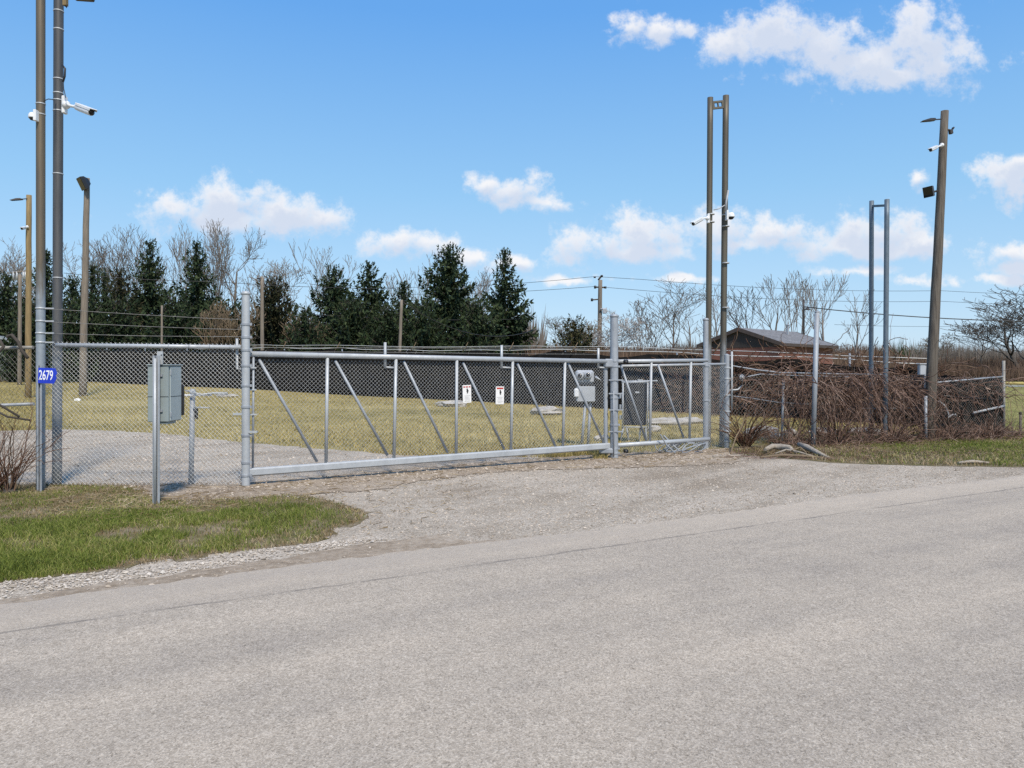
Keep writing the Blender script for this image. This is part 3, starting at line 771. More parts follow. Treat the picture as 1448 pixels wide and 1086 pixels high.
# left fence panel
LY = 10.78
lf = thing('entrance_fence', (-6.33, LY, 0), 'chain link fence panel with pale top rail and barbed wire left of the gate', 'fence')
XA, XB = -6.38, bl.x - .05
z488 = zrow(488, LY); z490 = zrow(491, LY)
pipe('top_rail', (XA, LY - .03, z488), (XB, LY - .03, z490), .029, M_galv, lf)
segs_obj('chain_link', mesh_segs((XA - .25, LY), (XB, LY), .03, z488 + .05, .03, z490 + .045, r=.0024), M_wire, lf)
for k, (a, b) in enumerate(((437, 452), (455, 466), (471, 476))):
    wire('barbed_wire', [(-6.62, LY - .05, zrow(a, LY)), (-6.33, LY - .02, zrow(a + 1, LY)), (-5.2, LY - .01, zrow(a + (b - a) * .4 + 2, LY)), (-4.3, LY, zrow(a + (b - a) * .8 + 1, LY)), (XB, LY, zrow(b, LY))], .0034, M_wire_dull, lf, .2, k)
m = MB()
rt = random.Random(4)
for i in range(9):
    x = XA + (XB - XA) * (i + .5) / 9; z = z488 + (z490 - z488) * (i + .5) / 9
    m.lathe((x, LY - .03, z), (1, 0, 0), [(.029, -.006), (.034, -.005), (.034, .005), (.029, .006)], 10)
m.build_each('tie_wire', M_galv_dull, lf)
# far-left fence with vines
l2 = thing('overgrown_fence', (-8.2, 10.7, 0), 'weathered chain link fence with dark rails at the far left edge', 'fence')
pipe('top_rail', (-9.6, 10.95, 1.93), (-6.62, 10.62, 1.95), .024, M_wire_dull, l2)
pipe('middle_rail', (-9.6, 10.95, 1.05), (-6.60, 10.60, 1.17), .022, M_galv_dull, l2)
segs_obj('chain_link', mesh_segs((-9.6, 10.98), (-6.56, 10.65), .03, 1.95, .03, 1.97, pitch=.075, r=.0024), M_wire_dull, l2)
pipe('post', (-9.62, 10.97, -.2), (-9.62, 10.97, 1.98), .03, M_galv_dull, l2)
m = MB()
m.tube([(-7.15, 10.5, 1.78), (-7.02, 10.5, 1.88), (-6.95, 10.5, 1.96), (-7.0, 10.5, 2.04), (-7.08, 10.5, 2.05)], .022, 7)
m.tube([(-6.62, 10.5, 1.80), (-6.7, 10.5, 1.9), (-6.75, 10.5, 2.02), (-6.84, 10.5, 2.12), (-6.9, 10.5, 2.10), (-6.9, 10.5, 2.05)], .022, 7)
m.tube([(-6.75, 10.52, 1.0), (-7.1, 10.5, 1.22), (-7.3, 10.5, 1.3), (-7.6, 10.55, 1.32)], .016, 6)
m.tube([(-6.62, 10.55, .95), (-6.9, 10.5, 1.0), (-7.25, 10.5, 1.18), (-7.6, 10.5, 1.26)], .014, 6)
m.build_each('old_vine_stem', M_bark_dark, l2)

# ------------------------------------------------------------------ masts with cameras
def mast(name, label, posts, zt, r, mats, zbar, barh, d_in=None, slots=False):
    t = thing(name, (posts[0][0], posts[0][1], 0), label, 'mast')
    for (x, y, rr_, lean), z, mt in zip(posts, zt, mats):
        m = MB(); zz = np.linspace(-.3, z, 14)
        m.tube([(x + lean * q, y, q) for q in zz], rr_, 16)
        m.build('pole', mt, t)
    a, b = posts[0], posts[1]
    va = Vector((a[0] + a[3] * zbar[0], a[1], zbar[0])); vb = Vector((b[0] + b[3] * zbar[1], b[1], zbar[1])); d = (vb - va)
    mm = d.to_track_quat('X', 'Z').to_matrix()
    m = MB()
    if barh > .1:
        for q in (-1, 1): m.box((va + vb) / 2 + mm @ Vector((0, 0, q * (barh / 2 - .02))), (d.length, .05, .04), M=mm)
        for q in (-.36, 0, .36): m.box((va + vb) / 2 + mm @ Vector((q * d.length, 0, 0)), (d.length * (.24 if q else .06), .045, barh - .06), M=mm)
    else: m.box((va + vb) / 2, (d.length, .05, barh), M=mm)
    m.build('crossbar', mats[1], t)
    return t
# left mast leaves the picture at the top
dl = 10.94
xa, xb = (57.5 - CX) / F * 10.5, (82.5 - CX) / F * dl
m1 = mast('twin_pole_mast', 'tall pair of weathered steel poles at the left rising out of the picture', [(xa, 10.5, .057, .0), (xb - .02, dl, .064, .0035)], (7.6, 7.6), .06, (M_mast_a, M_mast_b), (7.2, 7.25), .22)
m = MB()
for py in (136, 142): pass
for row in (436, 454, 471, 484): m.lathe((xa, 10.5, zrow(row, 10.5)), (0, 0, 1), [(.057, -.012), (.064, -.011), (.064, .011), (.057, .012)], 14); m.box((xa + .10, 10.5, zrow(row, 10.5)), (.16, .012, .018))
for row in (147, 162): m.lathe((xa, 10.5, zrow(row, 10.5)), (0, 0, 1), [(.057, -.008), (.062, -.007), (.062, .007), (.057, .008)], 14)
for row in (112, 132, 142, 157, 246, 393, 42, 16):
    z = zrow(row, dl); m.lathe((xb - .02 + .0035 * z, dl, z), (0, 0, 1), [(.064, -.009), (.069, -.008), (.069, .008), (.064, .009)], 14)
m.build_each('band_clamp', M_galv, m1)
m = MB()
def q(px, row, d): return P(px, row, d)
m.tube([q(88, 92, 10.84), q(92, 97, 10.83), q(91.5, 108, 10.83), q(89, 116, 10.84)], .014, 8)
m.tube([q(90, 110, 10.83), q(90, 125, 10.83), q(93, 138, 10.5)], .006, 6)
m.tube([q(62, 143, 10.48), q(68, 140, 10.5), q(78, 141, 10.84)], .006, 6)
m.tube([q(88, 0, 10.84), q(92, 8, 10.83), q(94, 11, 10.83), q(95, 6, 10.83)], .008, 6)
m.build_each('cable', M_rubber, m1)
m = MB(); m.box(q(92.5, 3, 10.83), (.05, .06, .10)); m.build('junction_box', M_ochre, m1)
lampL = thing('arm_lamp', q(90, -8, 10.5), 'dark lamp arm just showing at the top edge beside the left mast', 'lamp')
m = MB(); m.tube([q(86, -8, 10.5), q(112, -4, 10.4)], .02, 8); m.build('arm', M_galv_dull, lampL)
m = MB(); m.box(q(118, -2.5, 10.4), (.26, .12, .05), M=Matrix.Rotation(R(4), 3, 'Y'), bevel=.015); m.build('lamp_head', M_bronze, lampL)

def bullet_camera(mount, joint, tail, nose, r, label, plate=None, group='security cameras on the masts'):
    mount, joint, tail, nose = map(Vector, (mount, joint, tail, nose))
    t = thing('security_camera', mount, label, 'camera', group)
    d = (nose - tail).normalized(); L = (nose - tail).length
    m = MB(); m.lathe(tail, d, [(r * .55, 0), (r * .92, L * .08), (r, L * .2), (r, L * .93), (r * .9, L * .95)], 14); m.build('body', M_white, t)
    m = MB(); u = d.cross(Vector((0, 0, 1))).normalized(); w = u.cross(d)
    mm = Matrix((d, u, w)).transposed()
    m.box(tail + d * (L * .60) + w * (r * 1.06), (L * .9, r * 2.05, r * .22), M=mm, bevel=r * .08)
    for s in (-1, 1): m.box(tail + d * (L * .60) + w * (r * .75) + u * (s * r * 1.04), (L * .86, r * .12, r * .6), M=mm)
    m.build('sun_hood', M_white, t)
    m = MB(); m.lathe(tail + d * (L * .94), d, [(r * .8, 0), (r * .82, L * .03), (r * .5, L * .035), (.001, L * .03)], 14); m.build('lens', M_glass, t)
    m = MB(); m.tube([mount, joint, tail + d * (L * .06)], [r * .62, r * .42, r * .38], 10)
    dm = (joint - mount).normalized(); m.lathe(mount, dm, [(r * 1.15, -.01), (r * 1.15, .03), (r * .8, .045), (r * .5, .05)], 14)
    m.build('bracket', M_white, t)
    if plate:
        m = MB(); m.box(plate[0], plate[1], bevel=.008); m.build('mounting_plate', M_white, t)
    return t
bullet_camera(q(93, 148, 10.83), q(101, 150, 10.78), q(107, 150.5, 10.74), q(130.5, 159.5, 10.48), .048, 'white bullet camera on the right pole of the left mast aiming right', (q(91.3, 148.5, 10.85), (.045, .09, .245)))
def dome_camera(c, side, r, label, plate=None):
    c = Vector(c); t = thing('security_camera', c, label, 'camera', 'security cameras on the masts')
    m = MB(); m.lathe(c, (0, 0, -1), [(.001, -r * 1.3), (r * .8, -r * 1.2), (r * 1.1, -r * .6), (r * 1.15, 0), (r * 1.1, .01)], 18); m.build('housing', M_white, t)
    m = MB(); m.lathe(c, (0, 0, -1), [(r * 1.02, 0), (r * .95, r * .35), (r * .6, r * .75), (.001, r * .9)], 18); m.build('lens', M_glass, t)
    m = MB(); m.box(c - Vector(side) * (r * 1.1) + Vector((0, 0, r * .5)), (r * 1.4, r * .9, r * .7), bevel=.01); m.box(c - Vector(side) * (r * 1.75) + Vector((0, 0, r * .4)), (.04, r * 2, r * 3.0), bevel=.006); m.build('bracket', M_white, t)
    return t
dome_camera(q(46.5, 166, 10.42), (-.55, 0, 0), .05, 'white dome camera on the left side of the left mast')

# right tall mast
d2 = 16.55
m2 = mast('twin_pole_mast', 'tallest pair of joined steel poles standing at the tail end of the gate', [((1001 - CX) / F * d2, d2, .062, .0068), ((1025.5 - CX) / F * d2 - .05, d2 + .05, .066, .0105)], (zrow(138, d2), zrow(134, d2)), .06, (M_mast_c, M_mast_c), (zrow(149.5, d2), zrow(146, d2)), .17)
m = MB()
m.tube([q(1030, 269, 16.4), q(1027, 285, 16.42), q(1026, 298, 16.42)], .02, 8); m.tube([q(1009, 297, 16.4), q(1017, 295, 16.4), q(1025, 290, 16.42)], .01, 6)
m.build_each('cable', M_conduit, m2)
m = MB()
for px, rows in ((1005.3, (303, 314)), (1026.3, (304, 320, 372, 435))):
    for row in rows: m.lathe(q(px, row, d2), (0, 0, 1), [(.064, -.012), (.078, -.011), (.078, .011), (.064, .012)], 12)
m.build_each('band_clamp', M_galv, m2)
bullet_camera(q(1001, 308.5, 16.4), q(996.5, 308.5, 16.35), q(993.5, 309, 16.3), q(979.5, 317, 16.0), .042, 'white bullet camera on the left pole of the tallest mast aiming left', (q(1001.5, 309, 16.42), (.05, .09, .20)))
dome_camera(q(1033.5, 306.5, 16.45), (.7, 0, 0), .07, 'white dome camera on the right pole of the tallest mast')
# third mast
d3 = 17.9
m3 = mast('twin_pole_mast', 'thinner blue grey pair of joined poles rising out of the vines', [((1231.5 - CX) / F * d3, d3, .052, .003), ((1251.5 - CX) / F * (d3 - .5), d3 - .5, .055, .008)], (zrow(284, d3), zrow(282, d3 - .5)), .05, (M_mast_d, M_mast_d), (zrow(291.5, d3), zrow(290.5, d3 - .5)), .05)
pipe('tie_pipe', q(1200, 578, 17.6), q(1311, 577, 18.0), .012, M_galv_dull, m3)

# ------------------------------------------------------------------ wooden poles
def wood_pole(name, base, top, r0, r1, mat, label, cat='pole', group=None):
    base = Vector(base); top = Vector(top)
    t = thing(name, base, label, cat, group); rd = random.Random(int(abs(base.x) * 100))
    k = 9; pts = [base.lerp(top, i / k) + Vector((rd.gauss(0, r0 * .035), rd.gauss(0, r0 * .035), 0)) for i in range(k + 1)]
    pts[0] = base - (top - base).normalized() * .4; pts[-1] = top
    m = MB(); m.tube(pts, [r0 + (r1 - r0) * i / k for i in range(k + 1)], 14); m.build('shaft', mat, t)
    return t
def arm_lamp(root, tip, s, label, group='street lamps on the wooden poles'):
    root, tip = Vector(root), Vector(tip); d = (tip - root); L = d.length; d = d.normalized()
    t = thing('street_lamp', root, label, 'lamp', group)
    u = Vector((0, 1, 0)); w = d.cross(u).normalized(); w = w if w.z > 0 else -w
    m = MB(); m.tube([root, root + d * (L * .38)], s * .24, 8); m.build('arm', M_bronze, t)
    mm = Matrix((d, u, w)).transposed()
    pr = [(L * .30, -s * .3), (L * .36, s * .38), (L * .60, s * .45), (L, -s * .22), (L, -s * .42), (L * .5, -s * .42)]
    m = MB(); m.prism(pr, s * 1.9, mm, root); m.build('lamp_head', M_bronze, t)
    m = MB(); m.box(root + d * (L * .72) - w * (s * .45), (L * .36, s * 1.4, s * .1), M=mm); m.build('lens', M_glass, t)
    return t
def floodlight(c, face, s, root, label, M_bronze=M_bronze, group='floodlights on the poles'):
    c = Vector(c); f = Vector(face).normalized(); root = Vector(root)
    t = thing('floodlight', root, label, 'floodlight', group)
    u = f.cross(Vector((0, 0, 1))).normalized(); w = u.cross(f); mm = Matrix((f, u, w)).transposed()
    vs = []; 
    for x, k in ((0, .5), (-s * .28, .46), (-s * .62, .2)):
        vs += [c + mm @ Vector((x, a * k * s, b * k * s)) for a, b in ((-1, -1), (1, -1), (1, 1), (-1, 1))]
    fs = [(0, 1, 2, 3), (11, 10, 9, 8)] + [(i + 4 * j, (i + 1) % 4 + 4 * j, (i + 1) % 4 + 4 * j + 4, i + 4 * j + 4)[::-1] for j in (0, 1) for i in range(4)]
    MB().add(vs, fs).build('housing', M_bronze, t)
    m = MB(); m.box(c + f * .004, (.01, s * .88, s * .88), M=mm); m.build('glass', M_glass, t)
    m = MB(); m.tube([root, (root + c - f * s * .4) / 2 + Vector((0, 0, -s * .06)), c - f * (s * .55)], s * .1, 8); m.build('bracket', M_bronze, t)
    return t
dw = 17.6
wp = wood_pole('wooden_pole', at(1313, dw), P(1336, 157, dw), .125, .082, M_wood, 'leaning weathered wooden pole rising from the vines at the right', 'pole', 'wooden poles around the yard')
arm_lamp(P(1331, 168.5, dw - .1), P(1303, 170.5, dw - .3), .062, 'dark street lamp near the top of the leaning wooden pole at right')
bullet_camera(P(1332, 205, dw - .1), P(1327.5, 207, dw - .2), P(1325, 208, dw - .22), P(1315.5, 212.5, dw - .5), .04, 'white bullet camera below the lamp on the leaning wooden pole')
floodlight(P(1312, 271.5, dw - .2), (-1, -.45, -.25), .24, P(1325, 270, dw - .06), 'square bronze floodlight halfway down the leaning wooden pole')
fs = thing('motion_sensor', P(1341, 184, dw - .05), 'small bronze twin sensor head on the right side of the leaning pole', 'sensor')
m = MB(); m.box(P(1344.5, 186.5, dw - .05), (.075, .09, .10), M=Matrix.Rotation(R(-8), 3, 'Y'), bevel=.012); m.build('housing', M_bronze, fs)
m = MB(); m.box(P(1347.5, 181.5, dw - .05), (.03, .08, .06), M=Matrix.Rotation(R(25), 3, 'Y'), bevel=.008); m.build('hood', M_bronze, fs)
m = MB(); m.tube([P(1339, 183, dw - .05), P(1344, 184, dw - .05)], .018, 8); m.build('bracket', M_bronze, fs)
# the poles at the left
wood_pole('wooden_pole', at(40, 33), P(41, 276, 33), .13, .105, M_ochre, 'ochre wooden lamp pole at the far left behind the fence', 'pole', 'wooden poles around the yard')
arm_lamp(P(38.5, 281, 32.9), P(15, 282.5, 32.5), .085, 'dark street lamp on top of the ochre pole at left')
bullet_camera(P(39, 320.5, 32.85), P(37, 321.5, 32.8), P(36.5, 322, 32.8), P(30.5, 323.5, 32.5), .055, 'small white camera halfway up the ochre pole at left')
wood_pole('wooden_pole', at(117, 34), P(123, 252, 34), .165, .115, M_wood_pale, 'pale grey wooden floodlight pole right of the left mast', 'pole', 'wooden poles around the yard')
floodlight(P(114.5, 260, 33.7), (-.62, -.62, -.42), .56, P(122, 256, 33.9), 'big black square floodlight on top of the pale pole at left', M_black)
wood_pole('wooden_pole', at(27.5, 42), P(28.5, 388, 42), .11, .09, M_wood_pale, 'thin grey pole left of the ochre pole with a pale crossarm', 'pole', 'wooden poles around the yard')
t_ = thing('pole_crossarm', P(28, 385, 41.9), 'pale crossarm with insulators on the thin grey pole at left', 'crossarm')
m = MB(); m.tube([P(14, 386, 41.9), P(38, 383, 41.9)], .045, 6); m.build('beam', M_wood_pale, t_)
m = MB()
for px in (19, 24, 33, 36): m.tube([P(px, 384, 41.9), P(px, 396, 41.9)], .05, 6)
m.build_each('insulator', M_galv, t_)
wood_pole('wooden_pole', at(228.5, 40), P(229, 432, 40), .06, .05, M_wood_pale, 'slim grey post standing before the spruces left of the gate post', 'pole', 'wooden poles around the yard')
wood_pole('wooden_pole', at(371, 39), P(370.5, 391, 39), .10, .085, M_wood_pale, 'brown wooden pole just right of the tall gate post', 'pole', 'wooden poles around the yard')
arm_lamp(P(369.5, 393, 38.9), P(363, 394, 38.6), .06, 'small lamp at the top of the brown pole beside the gate post')
wood_pole('wooden_pole', at(563, 37), P(568, 424, 37), .085, .07, M_wood_pale, 'slightly leaning brown pole before the middle spruces', 'pole', 'wooden poles around the yard')
# utility pole with crossarms
dU = 58
up = wood_pole('utility_pole', at(847, dU), P(849, 396, dU), .19, .15, M_wood_pale, 'utility pole with insulators behind the black fence left of the roller post', 'pole')
m = MB(); m.tube([P(842, 406, dU), P(856, 406.5, dU)], .06, 6); m.tube([P(846, 396, dU), P(851, 389.5, dU)], .07, 6); m.tube([P(838, 424, dU), P(849, 423, dU)], .05, 6); m.build('crossarm', M_wood, up)
m = MB()
for px, r0, r1 in ((841, 391, 393), (841.5, 404, 408), (856, 405, 408), (837, 422, 426), (851, 389, 392)): m.tube([P(px, r0, dU - .1), P(px, r1, dU - .1)], .09, 8)
m.build_each('insulator', M_black, up)
m = MB(); m.tube([P(849, 437, dU - .3), P(858, 437, dU - .3)], .07, 6); m.box(P(855, 440, dU - .35), (.30, .2, .36), bevel=.03); m.build('transformer', M_grey_box, up)
# lamp post and thick service wire at right
lp = wood_pole('lamp_post', at(1136, 44), P(1136.5, 424, 44), .07, .06, M_bronze, 'thin dark lamp post behind the shed roof', 'lamp post')
m = MB(); m.lathe(P(1142, 437, 43.9), (0, 0, -1), [(.001, -.10), (.08, -.06), (.16, .03), (.15, .05), (.001, .04)], 12); m.tube([P(1137, 434, 44), P(1142, 434, 43.9)], .03, 6); m.build('lamp_head', M_bronze, lp)
def overhead(pts, r, label):
    t = MB().tube(pts, r, 5).build('overhead_wire', M_rubber); tag(t, label, 'wire', 'overhead wires')
def cat(a, b, sag, k=10):
    a, b = Vector(a), Vector(b); return [a.lerp(b, i / k) - Vector((0, 0, 4 * sag * i / k * (1 - i / k))) for i in range(k + 1)]
overhead(cat(P(1139, 434, 44), P(1560, 455, 40), .25), .028, 'thick overhead service wire crossing behind the leaning pole at right')
overhead(cat(P(440, 402, 66), P(841, 391, dU), .5) + cat(P(851, 390, dU), P(1330, 411, 70), .4)[1:] + cat(P(1330, 411, 70), P(1700, 416, 80), .3)[1:], .016, 'topmost thin wire running through the utility pole tip')
overhead(cat(P(440, 412, 66), P(841.5, 405, dU), .4) + cat(P(856, 406, dU), P(1330, 426, 70), .4)[1:] + cat(P(1330, 426, 70), P(1700, 430, 80), .3)[1:], .016, 'second thin wire just below the top one on the utility pole')
overhead(cat(P(90, 386, 40), P(300, 398, 43), .1) + cat(P(300, 398, 43), P(560, 408, 47), .1)[1:], .014, 'thin wire crossing in front of the left spruces')
overhead(cat(P(425, 443, 46), P(740, 451, 50), .2), .014, 'low thin wire crossing the middle spruces')
overhead(cat(P(571, 428, 37), P(758, 466, 43), .9), .02, 'thicker wire sagging right from the leaning brown pole')
overhead(cat(P(1180, 459, 90), P(1448, 460, 95), .2) , .018, 'lowest faint wire near the horizon at right')

# ------------------------------------------------------------------ signs and boxes by the gate
# house number sign on its own channel post
ds = 10.3
sb = at(60, ds); st = thing('address_sign', (sb.x, sb.y, 0), 'blue address sign reading 2679 on a steel channel post', 'sign')
m = MB()
def channel(m, x, y, z0, z1, w, dpt, th=.006, lean=0.0):
    poly = [(-w / 2, -dpt / 2), (w / 2, -dpt / 2)]
    for c, s in (((x, y + dpt / 2, 0), (w * .5, th)), ((x - w * .25, y, 0), (th, dpt)), ((x + w * .25, y, 0), (th, dpt)), ((x - w * .38, y - dpt / 2, 0), (w * .28, th)), ((x + w * .38, y - dpt / 2, 0), (w * .28, th))):
        m.box((c[0], c[1], (z0 + z1) / 2), (s[0], s[1], z1 - z0))
channel(m, sb.x - .03, sb.y, -.3, 1.70, .062, .035)
m.build('channel_post', M_galv_dull, st)
c = P(66.5, 531.2, ds - .035); hw, hh_ = .118, .103; mm = Matrix.Rotation(R(2), 3, 'Y')
m = MB(); m.prism([(-hw, -hh_), (hw - .02, -hh_), (hw + .012, 0 - .03), (hw, .0), (hw + .016, .04), (hw - .012, hh_), (-hw, hh_)], .006, mm, c); pan = m.build('panel', M_blue, st)
fc = bpy.data.curves.new('digits', 'FONT'); fc.body = '2679'; fc.size = .185; fc.align_x = 'CENTER'; fc.align_y = 'CENTER'; fc.extrude = .0012; fc.offset = .0016
fo = bpy.data.objects.new('digits', fc); COL.objects.link(fo); fc.materials.append(M_digit)
fo.parent = st; fo.location = Vector((c.x - .012, c.y - .005, c.z)) - Vector(st.location); fo.rotation_euler = (PI / 2, R(2), 0); fo.scale = (.52, .98, 1)
bpy.context.view_layer.update()
dg = bpy.context.evaluated_depsgraph_get(); nm_ = bpy.data.meshes.new_from_object(fo.evaluated_get(dg)); nm_.name = 'house_number'
no = bpy.data.objects.new('house_number', nm_); COL.objects.link(no); no.parent = st; no.location = fo.location; no.rotation_euler = fo.rotation_euler; no.scale = fo.scale
if not nm_.materials: nm_.materials.append(M_digit)
bpy.data.objects.remove(fo)
m = MB(); m.lathe((c.x - .09, c.y - .008, c.z - hh_ * .0 - .04), (0, -1, 0), [(.006, 0), (.006, .004), (.001, .005)], 8); m.build('bolt', M_galv, st, pan)

# electrical cabinet on a channel post
dc = 9.43; cb = at(220, dc)
ec = thing('electrical_cabinet', (cb.x, cb.y, 0), 'grey green electrical cabinet on a galvanised channel post in the verge grass', 'cabinet')
m = MB(); channel(m, cb.x + .032, cb.y - .03, -.3, zrow(503, dc), .085, .045); pst = m.build('channel_post', M_galv_dull, ec)
m = MB(); m.tube([(cb.x + .020, cb.y - .058, -.2), (cb.x + .020, cb.y - .058, zrow(507, dc))], .017, 10); m.build('post_rib', M_galv, ec, pst)
m = MB(); m.box((cb.x + .055, cb.y + .0, zrow(506, dc)), (.07, .012, .16)); m.build('top_plate', M_galv, ec)
m = MB(); m.lathe((cb.x + .075, cb.y - .008, zrow(502, dc)), (0, -1, 0), [(.008, 0), (.008, .003), (.001, .003)], 8); m.build('bolt', M_black, ec)
zt, zb = zrow(517, dc), zrow(597, dc); hc = zt - zb; zc = (zt + zb) / 2
def px2x(px, d=dc): return (px - CX) / F * d
yf = cb.y + .02; xl, xr = px2x(208.5, yf), px2x(238, yf); dp_ = .36
m = MB(); m.box(((xl + xr) / 2, yf + dp_ / 2, zc), (xr - xl, dp_, hc), bevel=.008); m.build('body', M_cab, ec)
m = MB(); m.box(((xl + xr) / 2 + .02, yf + .14, zb - .014), ((xr - xl) * .7, .24, .03), bevel=.004); m.build('bottom_plate', M_cab, ec)
m = MB(); m.box((xr + .007, yf + dp_ * .52, zc), (.014, dp_ * .86, hc * .965), bevel=.004); sd = m.build('side_door', M_cab_lit, ec)
for z in (zt - .09, zb + .09):
    m = MB(); m.lathe((xr + .016, yf + dp_ * .10, z - .03), (0, 0, 1), [(.008, 0), (.008, .06)], 8); m.build('hinge', M_galv_dull, ec, sd)
m = MB(); m.box(((xl + xr) / 2, yf - .0015, zrow(561, dc)), (xr - xl, .004, .006)); m.box((xr + .0146, yf + dp_ * .52, zrow(561, dc)), (.002, dp_ * .86, .006)); m.build('seam', M_black, ec)
m = MB(); m.box((xr + .012, yf + dp_ + .02, zrow(568, dc)), (.03, .05, .38), bevel=.004); m.build('gasket_strip', M_black, ec)
m = MB(); m.box(((xl + xr) / 2 + .006, yf + dp_ / 2, zt + .009), (xr - xl + .03, dp_ + .03, .016), bevel=.004); m.build('rain_lid', M_cab, ec)
m = MB(); m.tube([(xl, yf + .1, zrow(531, dc)), (xl - .03, yf + .1, zrow(531, dc)), (xl - .03, yf + .1, zrow(537, dc))], .008, 6); m.build('hasp', M_galv, ec)
m = MB()
for z in (zt - .12, zb + .14): m.box((cb.x + .032, yf - .012, z), (.10, .016, .03))
m.build_each('strap', M_galv_dull, ec)

# short post behind the mesh with rods on it
dsp = 10.95; sp = at(270.5, dsp)
spt = thing('short_post', (sp.x, sp.y, 0), 'short galvanised post behind the mesh with loose rods across its top', 'post')
pipe('pole', (sp.x - .01, sp.y, -.3), (sp.x + .02, sp.y, zrow(552, dsp)), .036, M_galv_dull, spt)
m = MB(); m.lathe((sp.x + .02, sp.y, zrow(552, dsp)), (0, 0, 1), [(.04, -.04), (.042, 0), (.02, .02), (.001, .022)], 12); m.build('cap', M_galv, spt)
m = MB(); m.tube([P(237, 557, dsp - .3), P(262, 559, dsp - .1), P(300, 559, dsp)], [.02, .016, .012], 8); m.build('rod', M_white, spt)
m = MB(); m.tube([P(262, 552, dsp - .1), P(285, 558, dsp - .1), P(302, 556, dsp), P(322, 556.5, dsp)], [.012, .014, .016, .02], 8); m.build('rod', M_galv, spt)
m = MB(); m.tube([P(273, 576, dsp - .05), P(296, 576.5, dsp - .05)], .011, 8); m.build('latch_bar', M_galv, spt)
m = MB(); m.box(P(277.5, 585, dsp), (.035, .06, .15), bevel=.008); m.build('padlock_box', M_black, spt)

# warning signs on the gate
for i, (px, rt_, lab) in enumerate(((659.5, 544.5, 'white warning sign with three broken red dashes, nearer the gate\'s left end'), (706, 546.5, 'cleaner white warning sign with one solid red bar across its top'))):
    a = gpt(px, rt_, off=-.02); dd = a.y
    hgt = 25.2 / F * dd; wd = 11.6 / F * dd / GD.x
    t = thing('warning_sign', (a.x, a.y, a.z - hgt), lab, 'sign', 'warning signs wired to the gate')
    rz = math.atan2(GD.y, GD.x); mm = Matrix.Rotation(rz, 3, 'Z') @ Matrix.Rotation(R((-1.5, .8)[i]), 3, 'Y')
    c = a - Vector((0, 0, hgt / 2))
    def lp_(x, z, o): return c + mm @ Vector((x, -o, z))
    m = MB(); m.box(c, (wd, .006, hgt), M=mm, bevel=.002); m.build('panel', M_signwhite, t)
    m = MB()
    if i == 0:
        for q_, w__ in ((-.31, .22), (.0, .24), (.31, .2)): m.box(lp_(q_ * wd, hgt * .40, .005), (w__ * wd, .003, hgt * .065), M=mm)
    else: m.box(lp_(0, hgt * .40, .005), (wd * .78, .003, hgt * .085), M=mm)
    m.build_each('red_bar', M_red, t)
    m = MB()
    m.lathe(lp_(wd * .02, hgt * .27, .0045), mm @ Vector((0, -1, 0)), [(.013, 0), (.013, .002), (.001, .0022)], 10)
    m.prism([(-.018, -.02), (.016, -.016), (.024, .005), (.008, .018), (-.012, .014)], .003, mm, lp_(wd * .04, hgt * .18, .005))
    m.prism([(-.012, -.02), (.010, -.012), (.014, .012), (-.004, .01)], .003, mm, lp_(wd * .05, hgt * .09, .005))
    m.build('pictogram', M_ink, t)
    m = MB(); rr_ = random.Random(i)
    for k in range(5): m.box(lp_(rr_.uniform(-.04, .04) * wd, -hgt * (.10 + .075 * k), .0042), (wd * rr_.uniform(.45, .74), .002, hgt * .02), M=mm)
    m.build_each('print_line', M_paleink, t)
    m = MB()
    for sx in (-1, 1):
        for sz in (-1, 1): m.tube([lp_(sx * wd * .42, sz * hgt * .46, -.03), lp_(sx * wd * .42, sz * hgt * .46, .006)], .003, 5)
    m.build_each('tie_wire', M_galv, t)

# twin meter stand
dm = 16.7; mbp = at(827, dm)
ms = thing('electric_meter_stand', mbp, 'grey electric panel with two round meters on slanted steel legs behind the gate', 'meter stand')
m = MB(); m.box(P(826.5, 533, dm), (.40, .18, .30), bevel=.05); m.build('meter_box', M_grey_box, ms)
m = MB(); m.box(P(828, 557, dm - .02), (.40, .20, .35), bevel=.02); m.build('switch_box', M_grey_box, ms)
m = MB(); m.box(P(815, 555.5, dm - .14), (.10, .05, .19), bevel=.02); m.build('label_plate', M_white, ms)
m = MB(); m.box(P(827, 544.6, dm - .02), (.44, .19, .035)); m.build('gap_trim', M_black, ms)
for px, py in ((820, 531.5), (831.5, 530.5)):
    c = P(px, py, dm - .10); m = MB(); m.lathe(c, (-.1, -1, .05), [(.085, 0), (.085, .05), (.075, .09), (.05, .10), (.045, .092), (.001, .092)], 18); mt = m.build('meter', M_grey_box, ms)
    m = MB(); m.lathe(c + Vector((-.012, -.098, .005)), (-.1, -1, .05), [(.05, 0), (.045, .01), (.001, .012)], 14); m.build('dial', M_glass, ms, mt)
for a, b in ((828, 822), (835, 831)):
    pipe('leg', P(a, 566, dm), Vector((P(b, 600, dm).x, dm + .05, -.2)), .03, M_galv_dull, ms)
m = MB(); m.tube([P(842, 533, dm), P(847, 536, dm - .1), P(850, 538, dm)], [.03, .02, .012], 8); m.build('cable_elbow', M_galv, ms)

